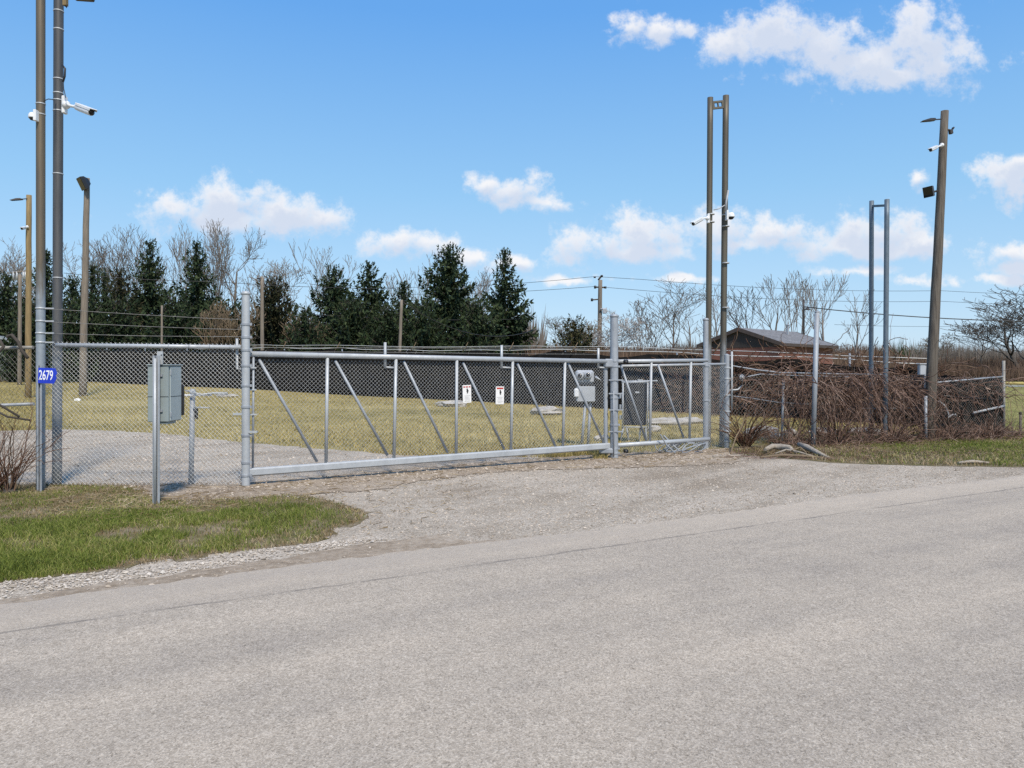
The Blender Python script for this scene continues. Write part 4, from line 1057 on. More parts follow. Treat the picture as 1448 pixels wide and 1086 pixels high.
# dark cabinet frame further back
dk = 17.6; kb = at(898, dk)
ks = thing('dark_cabinet_stand', kb, 'dark cabinet in a pale steel frame on short legs behind the gate tail', 'cabinet')
m = MB(); m.box(P(898, 571, dk), (.50, .32, .96), rz=R(-12), bevel=.015); m.build('cabinet', M_black, ks)
m = MB()
for px in (881, 916): m.tube([P(px, 541, dk - .18), P(px - .5, 606, dk - .18)], .018, 8)
m.tube([P(880, 541, dk - .18), P(917, 540, dk - .18)], .018, 8); m.tube([P(880, 604, dk - .18), P(917, 604, dk - .18)], .014, 8); m.build('frame', M_galv, ks)
m = MB(); m.tube([P(879, 539.5, dk - .1), P(930, 538.5, dk)], .02, 8); m.box(P(905, 538, dk - .1), (.12, .06, .05)); m.build('top_bar', M_galv, ks)
m = MB(); m.box(P(901, 555, dk - .21), (.10, .03, .04), bevel=.006); m.build('handle', M_galv, ks)
for a, b in ((882, 876), (886, 890), (906, 903), (912, 916)): pipe('leg', P(a, 603, dk - .05), Vector((P(b, 624, dk).x, dk, -.1)), .02, M_galv_dull, ks)
m = MB()
for row in (560, 575, 590): m.box(P(877.5, row, dk - .12), (.05, .04, .1))
m.build_each('side_bracket', M_galv_dull, ks)

# ------------------------------------------------------------------ back fence with black privacy fabric
BF = [(-46, 58.0), (-34, 51.5), (-23.8, 45), (-11.0, 37), (2.0, 28.7), (5.7, 26.4), (10.3, 23.3), (12.1, 22.1)]
bf = thing('privacy_fence', (BF[4][0], BF[4][1], 0), 'long fence hung with black privacy fabric along the back of the yard', 'fence')
def fabric(path, z0off, h, mat, thg, name, seed=0, step=.5):
    r = random.Random(seed); V = []; Fq = []; s = 0; cols = 0
    pts = []
    for i in range(len(path) - 1):
        a, b = Vector(path[i]), Vector(path[i + 1]); k = max(1, int((b - a).length / step))
        for j in range(k + (i == len(path) - 2)): pts.append(a.lerp(b, j / k))
    rows = 7; d = Vector(path[-1]) - Vector(path[0]); nrm = Vector((-d.y, d.x)).normalized()
    ph = r.random() * 6
    mb = MB(); vs = []
    for i, p in enumerate(pts):
        top = h - .30 * min(max((p.x - 4) / 8, 0), 1) * (h > 1.9) + .08 * math.sin(i * .8 + ph) + .035 * math.sin(i * 1.9) + r.gauss(0, .012)
        g = terrain(p.x, p.y) + z0off
        for k in range(rows):
            f = k / (rows - 1); o = .07 * math.sin(i * 1.3 + f * 3) * (1 - abs(f - .5)) + r.gauss(0, .008)
            vs.append((p.x + nrm.x * o, p.y + nrm.y * o, g + top * f))
    fs = [(i * rows + k, (i + 1) * rows + k, (i + 1) * rows + k + 1, i * rows + k + 1) for i in range(len(pts) - 1) for k in range(rows - 1)]
    mb.add(vs, fs, True); ob = mb.build(name, mat, thg)
    sol = ob.modifiers.new('thick', 'SOLIDIFY'); sol.thickness = .006
    return ob
fabric(BF, -.05, 2.0, M_fabric, bf, 'fabric', 1)
for k, (dz, rr_) in enumerate(((2.10, .012), (2.20, .009))):
    pts = []
    for i in range(len(BF) - 1):
        a, b = Vector(BF[i]), Vector(BF[i + 1]); n_ = max(2, int((b - a).length / 1.2))
        for j in range(n_ + (i == len(BF) - 2)):
            p = a.lerp(b, j / n_); pts.append((p.x, p.y, terrain(p.x, p.y) + dz - .30 * min(max((p.x - 4) / 8, 0), 1) - .07 * abs(math.sin(j * 1.1 + k)) * (k == 0) + .03 * math.sin(j * .7)))
    MB().tube(pts, rr_, 5).build('top_wire', M_wire, bf)
rp_ = random.Random(2)
for i in range(1, len(BF)):
    a, b = Vector(BF[i - 1]), Vector(BF[i]); n_ = max(1, int((b - a).length / 3.2))
    for j in range(n_):
        p = a.lerp(b, j / n_); g = terrain(p.x, p.y)
        pipe('post', (p.x, p.y + .12, g - .3), (p.x, p.y + .12, g + 2.05), .03, M_galv_dull, bf, 8)
m = MB()
for px in (402, 478, 585, 658, 722, 812, 1012):
    s_ = None
    for i in range(len(BF) - 1):
        a, b = Vector(BF[i]), Vector(BF[i + 1]); s_ = on_line(a, b, px)
        if 0 <= s_ <= 1: p = a.lerp(b, s_); break
    g = terrain(p.x, p.y) + 2.05
    m.tube([(p.x - .12, p.y - .05, g - .05), (p.x + .02, p.y - .1, g + .12), (p.x + .12, p.y - .15, g + .32)], [.022, .018, .01], 6)
m.build_each('wire_holder', M_bark_tan, bf)
# right-hand roadside fence
RE = Vector((4.66, 16.36)); RK = Vector((12.1, 18.9)); RD = (RK - RE).normalized(); RN = Vector((RD.y, -RD.x))   # RN faces the road
def rf(px, off=0.0):
    s = on_line(RE, RK, px); p = RE + (RK - RE) * s + RN * off; return p
rfen = thing('roadside_fence', (RE.x, RE.y, 0), 'old wire fence buried in brown vines along the right roadside', 'fence')
def rpt(px, row, off=0.0):
    p = rf(px, off); return Vector((p.x, p.y, zrow(row, p.y)))
pipe('corner_post', Vector((RK.x, RK.y, -.3)), Vector((RK.x, RK.y, zrow(510, RK.y))), .036, M_wire_dull, rfen)
pipe('line_post', Vector((rf(1105).x, rf(1105).y, -.2)), rpt(1108, 537), .026, M_galv_dull, rfen)
pipe('line_post', Vector((rf(1311, .05).x, rf(1311, .05).y, -.2)), rpt(1306, 517, .05), .045, M_galv_dull, rfen)
pipe('top_rail', rpt(1318, 541.5), rpt(1418, 532.5), .02, M_galv_dull, rfen)
pipe('brace_rail', rpt(1373, 584, .05), rpt(1419, 574, .02), .03, M_galv, rfen)
pipe('middle_rail', rpt(1320, 559), rpt(1418, 566), .02, M_black, rfen)
wire('tension_wire', [rpt(1034, 517), rpt(1070, 523), rpt(1105, 527), rpt(1250, 530)], .016, M_galv_dull, rfen)
wire('tension_wire', [rpt(1036, 560), rpt(1062, 563), rpt(1100, 569), rpt(1150, 572)], .010, M_galv_dull, rfen)
wire('tension_wire', [rpt(1046, 535), rpt(1075, 529), rpt(1120, 531), rpt(1200, 533)], .012, M_galv_dull, rfen)
m = MB(); m.tube([rpt(1027, 552, .05), rpt(1040, 551, .08), rpt(1047, 545, .08), rpt(1046, 537, .08)], .018, 8); m.build('conduit_hook', M_galv, rfen)
m = MB(); c = rpt(1045, 533, .1)
for k in range(8): 
    dv = Vector((math.cos(k * .8), -.3, math.sin(k * .8))) * .06; m.tube([c, c + dv], .009, 5)
m.lathe(c, (0, -1, 0), [(.04, -.02), (.045, 0), (.03, .03), (.001, .032)], 10); m.build('insulator', M_galv, rfen)
m = MB(); m.tube([rpt(1322, 567, .12), rpt(1330, 575, .14), rpt(1334, 586, .14), rpt(1333, 591, .14), rpt(1337, 587, .16), rpt(1342, 586, .18)], .022, 8); m.build('loose_conduit', M_conduit, rfen)
mesh_r = mesh_segs(rf(1320), RK, .05, 1.45, .05, 1.48, pitch=.075, r=.0024); segs_obj('chain_link', mesh_r, M_wire_dull, rfen)
segs_obj('chain_link', mesh_segs(RE, rf(1310), .05, 1.55, .05, 1.5, pitch=.085, r=.0024), M_wire_dull, rfen)
fabric([(rf(1322, -.05).x, rf(1322, -.05).y), (RK.x, RK.y + .04)], .1, 1.22, M_fabric, rfen, 'fabric', 5, .25)
sf = thing('side_fence', (12.15, 20.5, 0), 'short dark fabric fence turning away at the right corner', 'fence')
fabric([(12.14, 18.98), (12.12, 22.0)], 0, 1.40, M_fabric, sf, 'fabric', 8, .3)
pipe('post', (12.2, 22.1, -.2), (12.2, 22.1, 2.0), .04, M_galv_dull, sf)
# lone galvanised post
t_ = thing('lone_post', at(1149, 16.3), 'tall bare galvanised post standing alone in front of the vines', 'post')
pipe('pole', Vector((P(1149, 600, 16.3).x, 16.3, -.3)), P(1155.5, 441, 16.3), .052, M_galv_dull, t_)
m = MB(); m.lathe(P(1155.5, 441, 16.3), (0, 0, 1), [(.055, -.01), (.06, 0), (.04, .02), (.001, .025)], 12); m.build('cap', M_galv_dull, t_)
t_ = thing('meter_box', P(1303, 522, 17.45), 'small grey metal box fixed beside the leaning wooden pole', 'box')
m = MB(); m.box(P(1303, 523, 17.45), (.13, .12, .24), bevel=.015); m.build('body', M_grey_box, t_)
m = MB(); m.box(P(1303, 514.6, 17.45), (.16, .15, .025), bevel=.005); m.build('lid', M_galv, t_)
m = MB(); m.tube([P(1309, 560, 17.4), Vector((P(1309, 560, 17.4).x, 17.4, -.1))], .035, 8); m.build('pipe', M_galv_dull, t_)

# ------------------------------------------------------------------ shed
def shed():
    C = Vector((11.64, 33.0)); a = R(45); g = Vector((-math.cos(a), math.sin(a))); l = Vector((math.sin(a), math.cos(a)))
    L, W = 5.8, 4.2; o = .2
    z0 = terrain(C.x, C.y) - .3
    t = thing('brick_shed', (C.x, C.y, 0), 'small brick shed with a weathered gable roof behind the black fence', 'shed')
    ze, zr = 2.78, 3.52
    def p(u, v, z): q_ = C + g * u + l * v; return (q_.x, q_.y, z)
    w0, w1, l0, l1 = o, W - o, .13, L - .13
    m = MB(); zt_ = ze - .06
    vs = [p(u, v, z) for z in (z0, zt_) for u, v in ((w0, l0), (w1, l0), (w1, l1), (w0, l1))]
    m.add(vs, [(0, 1, 5, 4), (1, 2, 6, 5), (2, 3, 7, 6), (3, 0, 4, 7)]); m.build('brick_wall', M_brick, t)
    m = MB()
    for v in (l0 - .02, l1 + .02): m.add([p(w0, v, zt_ - .10), p(w1, v, zt_ - .10), p(w1, v, zt_), p(W / 2, v, zr - .12), p(w0, v, zt_)], [(0, 1, 2, 3, 4)])
    m.build_each('gable_boards', M_gable, t)
    m = MB(); th = .1
    for (u0, u1) in ((-.0, W / 2), (W, W / 2)):
        a_ = [p(u0, 0, ze), p(u0, L, ze), p(u1, L, zr), p(u1, 0, zr)]
        m.add(a_ + [(x, y, z - th) for x, y, z in a_], [(0, 1, 2, 3), (7, 6, 5, 4), (0, 3, 7, 4), (1, 0, 4, 5), (2, 1, 5, 6), (3, 2, 6, 7)])
    rf_ = m.build('roof', M_roof, t)
    m = MB()
    for v in (-.015, L + .015):
        for u0, u1 in ((-.02, W / 2), (W + .02, W / 2)): 
            b = [p(u0, v, ze - .16), p(u1, v, zr - .16), p(u1, v, zr + .012), p(u0, v, ze + .012)]; e = (l * (.03 if v > 0 else -.03))
            m.add(b + [(x + e.x, y + e.y, z) for x, y, z in b], [(0, 1, 2, 3), (7, 6, 5, 4), (0, 4, 5, 1), (1, 5, 6, 2), (2, 6, 7, 3), (3, 7, 4, 0)])
    b = [p(-.02, -.01, ze - .14), p(-.02, L, ze - .14), p(-.02, L, ze - .01), p(-.02, -.01, ze - .01)]; e = g * -.03
    m.add(b + [(x + e.x, y + e.y, z) for x, y, z in b], [(0, 1, 2, 3), (7, 6, 5, 4), (0, 4, 5, 1), (1, 5, 6, 2), (2, 6, 7, 3), (3, 7, 4, 0)])
    m.build('fascia', M_fascia, t, rf_)
    m = MB(); c_ = p(W * .35, L * .62, zr - .25); m.lathe(c_, (0, 0, 1), [(.05, 0), (.05, .45), (.08, .46), (.08, .5), (.001, .52)], 10); m.build('vent_pipe', M_galv_dull, t, rf_)
shed()
# pale roofed building at the left edge
def leftbuilding():
    d = 47; c = P(-30, 480, d); g = terrain(c.x, d)
    t = thing('storage_building', (c.x, d, g), 'low building with pale curved metal roof at the far left edge', 'building')
    x1 = P(12, 480, d).x; x0 = x1 - 5.0
    m = MB(); m.box(((x0 + x1) / 2 - .1, d + 2, (g + zrow(488, d)) / 2), (4.7, 3.6, zrow(488, d) - g)); m.build('wall', M_siding, t)
    m = MB(); n = 10; prof = []
    for i in range(n + 1):
        a = PI * i / n; prof.append(((x0 + x1) / 2 - math.cos(a) * 2.6, zrow(487, d) + math.sin(a) ** .7 * .62))
    vs = [(x, d, z) for x, z in prof] + [(x, d + 4.2, z) for x, z in prof] + [(x, d, z - .12) for x, z in prof] + [(x, d + 4.2, z - .12) for x, z in prof]
    k = n + 1; fs = []
    for i in range(n): fs += [(i, i + 1, i + 1 + k, i + k), (i + 2 * k, i + 3 * k, i + 1 + 3 * k, i + 1 + 2 * k), (i, i + 2 * k, i + 1 + 2 * k, i + 1)]
    m.add(vs, fs, False); m.build('roof', M_roofpale, t)
    m = MB(); m.box((x1 - 1.2, d + .19, g + .9), (.9, .04, 1.8)); m.build('door', M_fascia, t)
leftbuilding()
# yellow pipe barrier in the field at right and marker post
d = 41; yb = thing('yellow_barrier', at(1432, d), 'low yellow pipe barrier in the field beyond the right corner', 'barrier')
g = terrain(20, d)
pipe('rail', P(1405, 542, d), P(1640, 543, d), .075, M_yellow, yb)
for px in (1424, 1500, 1580): pipe('post', Vector((P(px, 540, d + .1).x, d + .1, g - .2)), P(px, 546, d + .1), .05, M_yellow, yb)
m = MB(); m.box(P(1500, 547, d + .3), (9, .1, .22)); m.build('kick_board', M_roofpale, yb)
pm = at(1443, 18.6); t_ = thing('marker_post', pm, 'short brown marker post in the grass at the right edge', 'post')
pipe('stake', pm - Vector((0, 0, .2)), P(1443, 583, 18.6), .03, M_bark, t_)
m = MB(); m.lathe(P(1443, 583, 18.6), (0, 0, 1), [(.036, -.05), (.036, 0), (.001, .015)], 8); m.build('cap', M_bark_dark, t_)

# ------------------------------------------------------------------ trees
def bare_tree(name, px, top, hw, d, label, seed, mat, r0=None, mode='oak', dens=1.0, lean=0.0, minr=.0135):
    r = random.Random(seed); base = at(px, d); H = zrow(top, d) - base.z; W = hw / F * d
    segs = []
    lv_max = {'oak': 4, 'fan': 4, 'poplar': 4, 'sparse': 3, 'spread': 4}[mode]
    TROP = {'oak': .13, 'fan': .14, 'poplar': .24, 'sparse': .15, 'spread': .20}[mode]
    SPR = {'oak': .80, 'fan': .62, 'poplar': .55, 'sparse': .62, 'spread': .66}[mode]
    def br(p, dv, L, rad, lv):
        k = (7, 6, 5, 4, 3)[lv]
        nodes = []
        for i in range(k):
            wig = .085 if lv else .04
            dv = (dv + Vector((r.gauss(0, wig), r.gauss(0, wig), r.gauss(0, wig) + (TROP if lv else .05)))).normalized()
            p2 = p + dv * (L / k); ra = rad * (1 - .72 * i / k); rb = rad * (1 - .72 * (i + 1) / k)
            segs.append((p, p2, ra, rb)); p = p2; nodes.append((p, dv, rb))
        if lv >= lv_max: return
        n = {0: 8, 1: 5, 2: 4, 3: 3}[lv]
        if mode == 'fan': n = {0: 5, 1: 5, 2: 4, 3: 3}[lv]
        if mode == 'poplar': n = {0: 9, 1: 4, 2: 3, 3: 2}[lv]
        if mode == 'sparse': n = {0: 7, 1: 5, 2: 4, 3: 3}[lv]
        n = max(2, int(n * dens + r.random()))
        lo = {'oak': .30, 'fan': .15, 'poplar': .22, 'sparse': .25, 'spread': .22}[mode] if lv == 0 else .18
        for j in range(n):
            f = lo + (1 - lo) * (j + r.random()) / n
            i = min(int(f * k), k - 1); pi, di, ri = nodes[i]
            a = r.uniform(0, 2 * PI) if lv == 0 else (2.4 * j + r.uniform(-.5, .5)); sp_ = SPR * r.uniform(.65, 1.3)
            u = di.cross(Vector((.3, .2, 1))).normalized() if abs(di.z) < .95 else di.cross(Vector((1, 0, 0))).normalized(); w = di.cross(u)
            nd = (di * math.cos(sp_) + (u * math.cos(a) + w * math.sin(a)) * math.sin(sp_)).normalized()
            br(pi, nd, L * (1.05 - .45 * f) * r.uniform(.55, .85) * (1 if lv else .8), ri * r.uniform(.5, .72), lv + 1)
    nst = {'oak': 1, 'fan': 5, 'poplar': 2, 'sparse': 1, 'spread': 2}[mode]
    for s_ in range(nst):
        a = 2 * PI * s_ / nst + r.uniform(-.4, .4); tl_ = {1: .05, 2: .14}.get(nst, .34)
        br(Vector((0, 0, 0)), Vector((math.cos(a) * tl_ + lean, math.sin(a) * tl_, 1)).normalized(), 1.0 * r.uniform(.8, 1.1), .05 if nst == 1 else .032, 0)
    A = np.array([[*s[0], *s[1], s[2], s[3]] for s in segs])
    zmax = max(A[:, 2].max(), A[:, 5].max()); xs_ = np.percentile(np.abs(np.concatenate([A[:, 0], A[:, 3]])), 97)
    sx = W / xs_; sz = H / zmax
    A[:, [0, 1, 3, 4]] *= sx; A[:, [2, 5]] *= sz
    rs = (r0 or H * .016) / .05
    A[:, 6:] = np.maximum(A[:, 6:] * rs, minr * (1.1 if d > 63 else 1.0))
    A[:, 0:3] += np.array(base); A[:, 3:6] += np.array(base); 
    trunk = A[A[:, 6] > (r0 or H * .016) * .36]; crown = A[A[:, 6] <= (r0 or H * .016) * .36]
    t = thing(name, base, label, 'tree', 'bare trees behind the yard')
    def mk(nm, B):
        Vs = []; Fs = []; off = 0
        for msk, n in ((B[:, 6] >= .05, 6), (B[:, 6] < .05, 3)):
            b = B[msk]
            if len(b): V, Fa = seg_mesh(b[:, :3], b[:, 3:6], b[:, 6], b[:, 7], n); Vs.append(V); Fs.append(Fa + off); off += len(V)
        return np_mesh(nm, np.concatenate(Vs), Fs, mat, t, None, True)
    if len(trunk): mk('trunk', trunk)
    mk('crown', crown)
    return t

def spruce(name, px, top, hw, d, label, seed, mat, taper=.85, low=.02, dens=1.0, droop=.42, group='evergreens behind the yard', bark=None, narrow=False):
    r = np.random.default_rng(seed); base = at(px, d); H = zrow(top, d) - base.z; W = hw / F * d
    t = thing(name, base, label, 'tree', group)
    step = .29 if not narrow else .25
    z = low * H; B0 = []; B1 = []; BR = []
    sp0 = []; spd = []; spl = []; spw = []
    gap_a = r.uniform(0, 6.28)
    while z < H * .975:
        f = z / H; Rm = W * (1.04 - f) ** taper * (1.0 if f > .10 else .85 + f * 1.5) * r.uniform(.86, 1.14)
        nb = max(4, int(r.integers(6, 10) * dens))
        a0 = r.uniform(0, 6.28)
        for k in range(nb):
            a = a0 + 2 * PI * k / nb + r.normal(0, .25); Rb = max(.16, Rm * (r.uniform(.45, .8) if r.random() < .45 else r.uniform(.82, 1.1) + (.18 if r.random() < .15 else 0)))
            zz = z + r.uniform(-.16, .16); up = .75 * f ** 1.5
            dr = droop * r.uniform(.6, 1.35)
            n = max(2, int(Rb / .16)); tt = np.linspace(.10, 1, n)
            curve = r.normal(0, .14); tipk = min(1.0, .42 + Rb * .42)
            px_ = Rb * tt * np.cos(a + curve * tt); py_ = Rb * tt * np.sin(a + curve * tt)
            pz_ = zz + Rb * (-dr * tt + (.46 + up * .35) * tt ** 2.2) + up * Rb * tt * .55
            pts = np.stack([px_, py_, pz_], 1)
            B0 += [np.array([0, 0, zz])] + list(pts[:-1]); B1 += list(pts); BR += list(np.linspace(.035, .01, n))
            for s in (-1, 1, 0, 0, 2):
                ang = a + s * r.uniform(.4, .95, n); ln = (.26 + .22 * (1 - tt * .6)) * r.uniform(.6, 1.3, n) * tipk
                if narrow: ln = ln * .85
                if s == 2: ang = a + r.normal(0, .25, n); dz = r.uniform(.05, .5, n); ln = ln * .8
                elif s: dz = r.uniform(-.5, .15, n)
                else: dz = r.uniform(-1.5, -.6, n)
                dv = np.stack([np.cos(ang), np.sin(ang), dz], 1)
                if not s: dv[:, :2] *= .5
                dv /= np.linalg.norm(dv, axis=1, keepdims=True)
                sp0.append(pts + r.normal(0, .03, (n, 3))); spd.append(dv); spl.append(ln); spw.append(ln * r.uniform(.13, .24, n))
            for _ in range(2):
                dv = np.array([[math.cos(a) + r.normal(0, .25), math.sin(a) + r.normal(0, .25), .55 + up]]); dv /= np.linalg.norm(dv)
                sp0.append(pts[-1:]); spd.append(dv); spl.append(np.array([.42 * tipk])); spw.append(np.array([.07 * tipk]))
        z += step * r.uniform(.75, 1.25) * (1.0 if f < .75 else .8)
    for k in range(7):
        dv = np.array([[r.normal(0, .16), r.normal(0, .28), 1.0]]); dv /= np.linalg.norm(dv)
        sp0.append(np.array([[0, 0, H - r.uniform(.25, .9)]])); spd.append(dv); spl.append(np.array([.34])); spw.append(np.array([.05]))
    p = np.concatenate(sp0); dv = np.concatenate(spd); L = np.concatenate(spl)[:, None]; Wd = np.concatenate(spw)[:, None]
    rv = r.normal(0, 1, p.shape); side = np.cross(dv, rv); side /= np.linalg.norm(side, axis=1, keepdims=True) + 1e-9
    b = np.array(base)
    Vv = np.stack([p, p + dv * L * .45 + side * Wd, p + dv * L, p + dv * L * .45 - side * Wd], 1).reshape(-1, 3) + b
    i = np.arange(len(p))[:, None] * 4
    np_mesh('crown', Vv, [np.concatenate([i, i + 1, i + 2, i + 3], 1)], mat, t)
    B0 = np.array(B0); B1 = np.array(B1); BR = np.array(BR)
    k = 12; tz = np.linspace(-.3, H * .97, k)
    T0 = np.stack([np.zeros(k - 1), np.zeros(k - 1), tz[:-1]], 1); T1 = np.stack([np.zeros(k - 1), np.zeros(k - 1), tz[1:]], 1)
    rt_ = np.linspace(.17, .02, k) * (H / 10)
    V1, F1 = seg_mesh(T0, T1, rt_[:-1], rt_[1:], 8); V2, F2 = seg_mesh(B0, B1, BR, BR * .7, 3)
    np_mesh('trunk', np.concatenate([V1, V2]) + b, [np.concatenate([F1, F2 + len(V1)])], bark or M_bark_dark, t, None, True)
    return t

SP = [
 ('spruce_tree', 65, 352, 40, 50, 'dark spruce standing directly behind the left mast', M_needle, .85),
 ('spruce_tree', 10, 388, 42, 52, 'broad dark spruce at the far left picture edge', M_needle, .7),
 ('spruce_tree', 212, 337, 46, 53, 'tall dark spruce, the left one of the pair behind the chain link fence', M_needle, .8),
 ('spruce_tree', 278, 341, 46, 52, 'tall dark spruce, the right one of the pair behind the chain link fence', M_needle, .78),
 ('spruce_tree', 472, 374, 54, 52, 'wide dark spruce at the left of the group behind the gate', M_needle, .72),
 ('spruce_tree', 522, 368, 46, 55, 'dark spruce second from the left in the group behind the gate', M_needle, .75),
 ('spruce_tree', 571, 396, 36, 57, 'shorter dark spruce behind the leaning brown pole', M_needle, .75),
 ('spruce_tree', 634, 345, 64, 54, 'biggest and broadest spruce in the group behind the gate', M_needle, .72),
 ('spruce_tree', 714, 352, 50, 53, 'lone pointed spruce at the right end of the evergreen group', M_needle, .85),
 ('cedar_tree', 103, 394, 22, 50, 'small dark cedar just left of the pale floodlight pole', M_needle, .55),
 ('cedar_tree', 131, 374, 15, 51, 'narrow dark cedar with a rounded tip right of the pale pole', M_needle, .45),
 ('cedar_tree', 148, 383, 15, 52, 'narrow cedar between the dark cedar and the browning cedar', M_needle, .45),
 ('cedar_tree', 170, 379, 24, 50, 'browning cedar leaning against the left tall spruce', M_cedar, .6),
 ('cedar_tree', 386, 396, 34, 54, 'dull brownish evergreen behind the brown pole right of the gate post', M_cedar, .6),
 ('cedar_tree', 38, 430, 30, 46, 'low dark evergreen at the foot of the ochre pole', M_needle, .5),
 ('cedar_tree', 120, 425, 36, 46, 'low dark evergreen at the foot of the pale floodlight pole', M_needle, .5),
 ('cedar_tree', 168, 428, 34, 47, 'low dark evergreen filling the gap below the browning cedar', M_needle, .5),
 ('cedar_tree', 246, 420, 36, 47, 'low dark evergreen between the two tall left spruces', M_needle, .5),
 ('cedar_tree', 318, 432, 34, 47, 'low dark evergreen left of the gate post', M_needle, .5),
 ('cedar_tree', 430, 440, 30, 46, 'low evergreen at the left foot of the wide spruce', M_needle, .55),
 ('cedar_tree', 497, 428, 36, 47, 'low evergreen between the first two spruces behind the gate', M_needle, .5),
 ('cedar_tree', 548, 436, 32, 47, 'low evergreen left of the leaning brown pole', M_needle, .5),
 ('cedar_tree', 598, 432, 34, 47, 'low evergreen at the left foot of the biggest spruce', M_needle, .5),
 ('cedar_tree', 672, 430, 34, 48, 'low evergreen between the biggest spruce and the pointed one', M_needle, .5),
 ('cedar_tree', 812, 452, 24, 50, 'olive green bushy evergreen right of the spruces', M_olive, .5),
]
for i, (nm, px, top, hw, d, lab, mt, tp) in enumerate(SP):
    spruce(nm, px, top, hw * (1.32 if nm[0] == 's' else 1.4), d, lab, 100 + i, mt, tp + (.20 if nm[0] == 's' else .1), dens=1.0 if nm[0] == 's' else 1.25, narrow=nm[0] == 'c', droop=.5 if nm[0] == 's' else .1)
BT = [
 (20, 332, 46, 66, 'fan', M_bark_pale, 'bare spreading tree at the far left behind the ochre pole', 1),
 (108, 336, 52, 66, 'oak', M_bark_pale, 'bare tree with ascending limbs right of the left mast', 1),
 (182, 316, 50, 66, 'fan', M_bark, 'dense fan shaped bare tree left of the tall spruce pair', .95),
 (252, 309, 42, 66, 'poplar', M_bark_pale, 'tall bare tree rising between the two tall spruces', 1),
 (292, 306, 34, 68, 'poplar', M_bark_pale, 'tallest bare tree, behind the right spruce of the pair', 1),
 (332, 312, 42, 64, 'oak', M_bark, 'bare tree with dark open limbs left of the gate post', 1.05),
 (322, 425, 42, 45, 'fan', M_bark_tan, 'low tan arching bush left of the gate post', .9),
 (398, 362, 46, 58, 'oak', M_bark_tan, 'tan twiggy tree right of the brown pole', 1),
 (372, 372, 30, 62, 'oak', M_bark_pale, 'thin pale bare tree behind the brown pole', .9),
 (432, 440, 30, 47, 'fan', M_bark_tan, 'low brownish bush at the left of the wide spruce', .8),
 (468, 342, 40, 66, 'poplar', M_bark_pale, 'pale bare tree rising behind the wide spruce', .9),
 (578, 352, 40, 68, 'poplar', M_bark_pale, 'pale bare tree behind the shorter spruce', .9),
 (655, 372, 44, 68, 'fan', M_bark_pale, 'pale bare tree between the biggest and the pointed spruce', .9),
 (790, 446, 26, 62, 'oak', M_bark, 'small bare tree just right of the pointed spruce', .9),
 (832, 452, 26, 56, 'fan', M_bark_tan, 'tan bushy bare tree left of the utility pole', .9),
 (862, 436, 42, 54, 'oak', M_blossom, 'whitish budding tree behind the roller post', 1.1),
 (912, 424, 38, 56, 'fan', M_bark, 'bare many stemmed tree right of the roller post', .72),
 (952, 392, 46, 60, 'sparse', M_bark, 'large bare tree left of the tallest mast', 1.15),
 (978, 402, 34, 62, 'sparse', M_bark, 'bare tree with thin upright limbs beside the tallest mast', .9),
 (1012, 398, 32, 64, 'sparse', M_bark_pale, 'pale bare tree directly behind the tallest mast', .9),
 (1058, 402, 36, 50, 'sparse', M_bark_dark, 'dark crooked bare tree above the shed gable', 1),
 (1096, 384, 32, 56, 'sparse', M_bark, 'bare tree with forked trunk above the shed roof ridge', 1),
 (1126, 382, 30, 58, 'poplar', M_bark_pale, 'slim pale bare tree behind the thin lamp post', .8),
 (1164, 380, 34, 58, 'sparse', M_bark_pale, 'bare tree with long ascending limbs behind the lone post', 1),
 (1208, 406, 24, 56, 'sparse', M_bark_pale, 'sparse young bare tree left of the blue grey mast', .9),
 (1450, 400, 74, 50, 'spread', M_bark_dark, 'big spreading dark bare tree at the right picture edge', 1.0),
 (1385, 452, 34, 58, 'oak', M_bark_dark, 'lower bare tree left of the big spreading tree', 1),
 (1330, 470, 24, 70, 'oak', M_bark, 'small far bare tree just right of the leaning pole', .9),
]
for i, (px, top, hw, d, mode, mt, lab, dn_) in enumerate(BT):
    bare_tree('bare_tree', px, top, hw, d, lab, 300 + i, mt, mode=mode, dens=dn_, r0=(.24 if px > 1440 else None))

# ------------------------------------------------------------------ brush and distant woods (stuff)
def brush(name, items, mat, label):
    """items: arrays x,y,z,h,w : fans of thin upright blades"""
    V = []; 
    x, y, z, h, w = items; n = len(x); k = 9
    a = rng.uniform(0, 2 * PI, (n, k)); sp_ = rng.uniform(0, 1, (n, k)) * w[:, None]; hh = h[:, None] * rng.uniform(.55, 1.1, (n, k))
    bx = x[:, None] + np.cos(a) * sp_ * .25; by = y[:, None] + np.sin(a) * sp_ * .25
    tx = x[:, None] + np.cos(a) * sp_; ty = y[:, None] + np.sin(a) * sp_
    P0 = np.stack([bx, by, np.broadcast_to(z[:, None], bx.shape)], 2).reshape(-1, 3); P1 = np.stack([tx, ty, z[:, None] + hh], 2).reshape(-1, 3)
    V, Fa = seg_mesh(P0, P1, np.full(len(P0), 1.0) * np.repeat(h * .022, k), np.full(len(P0), .006), 3)
    o = np_mesh(name, V, [Fa], mat); tag(o, label, kind='stuff'); return o
def field(px0, px1, d0, d1, n, h0, h1, wf):
    d_ = rng.uniform(d0, d1, n); px = rng.uniform(px0, px1, n); x = (px - CX) / F * d_
    z = np.array([terrain(a, b) for a, b in zip(x, d_)]) - .1; h = rng.uniform(h0, h1, n) * (.75 + .5 * vnoise(x, d_, .12, 21)); return x, d_, z, h, h * wf
brush('brown_brush', field(745, 1260, 46, 62, 2400, 1.0, 2.1, .45), M_brush, 'brown leafless brush behind the black fence')
brush('hedgerow_brush', field(1195, 1600, 46, 60, 2000, .5, 1.25, .7), M_brush, 'reddish brown brush in the field behind the vines')
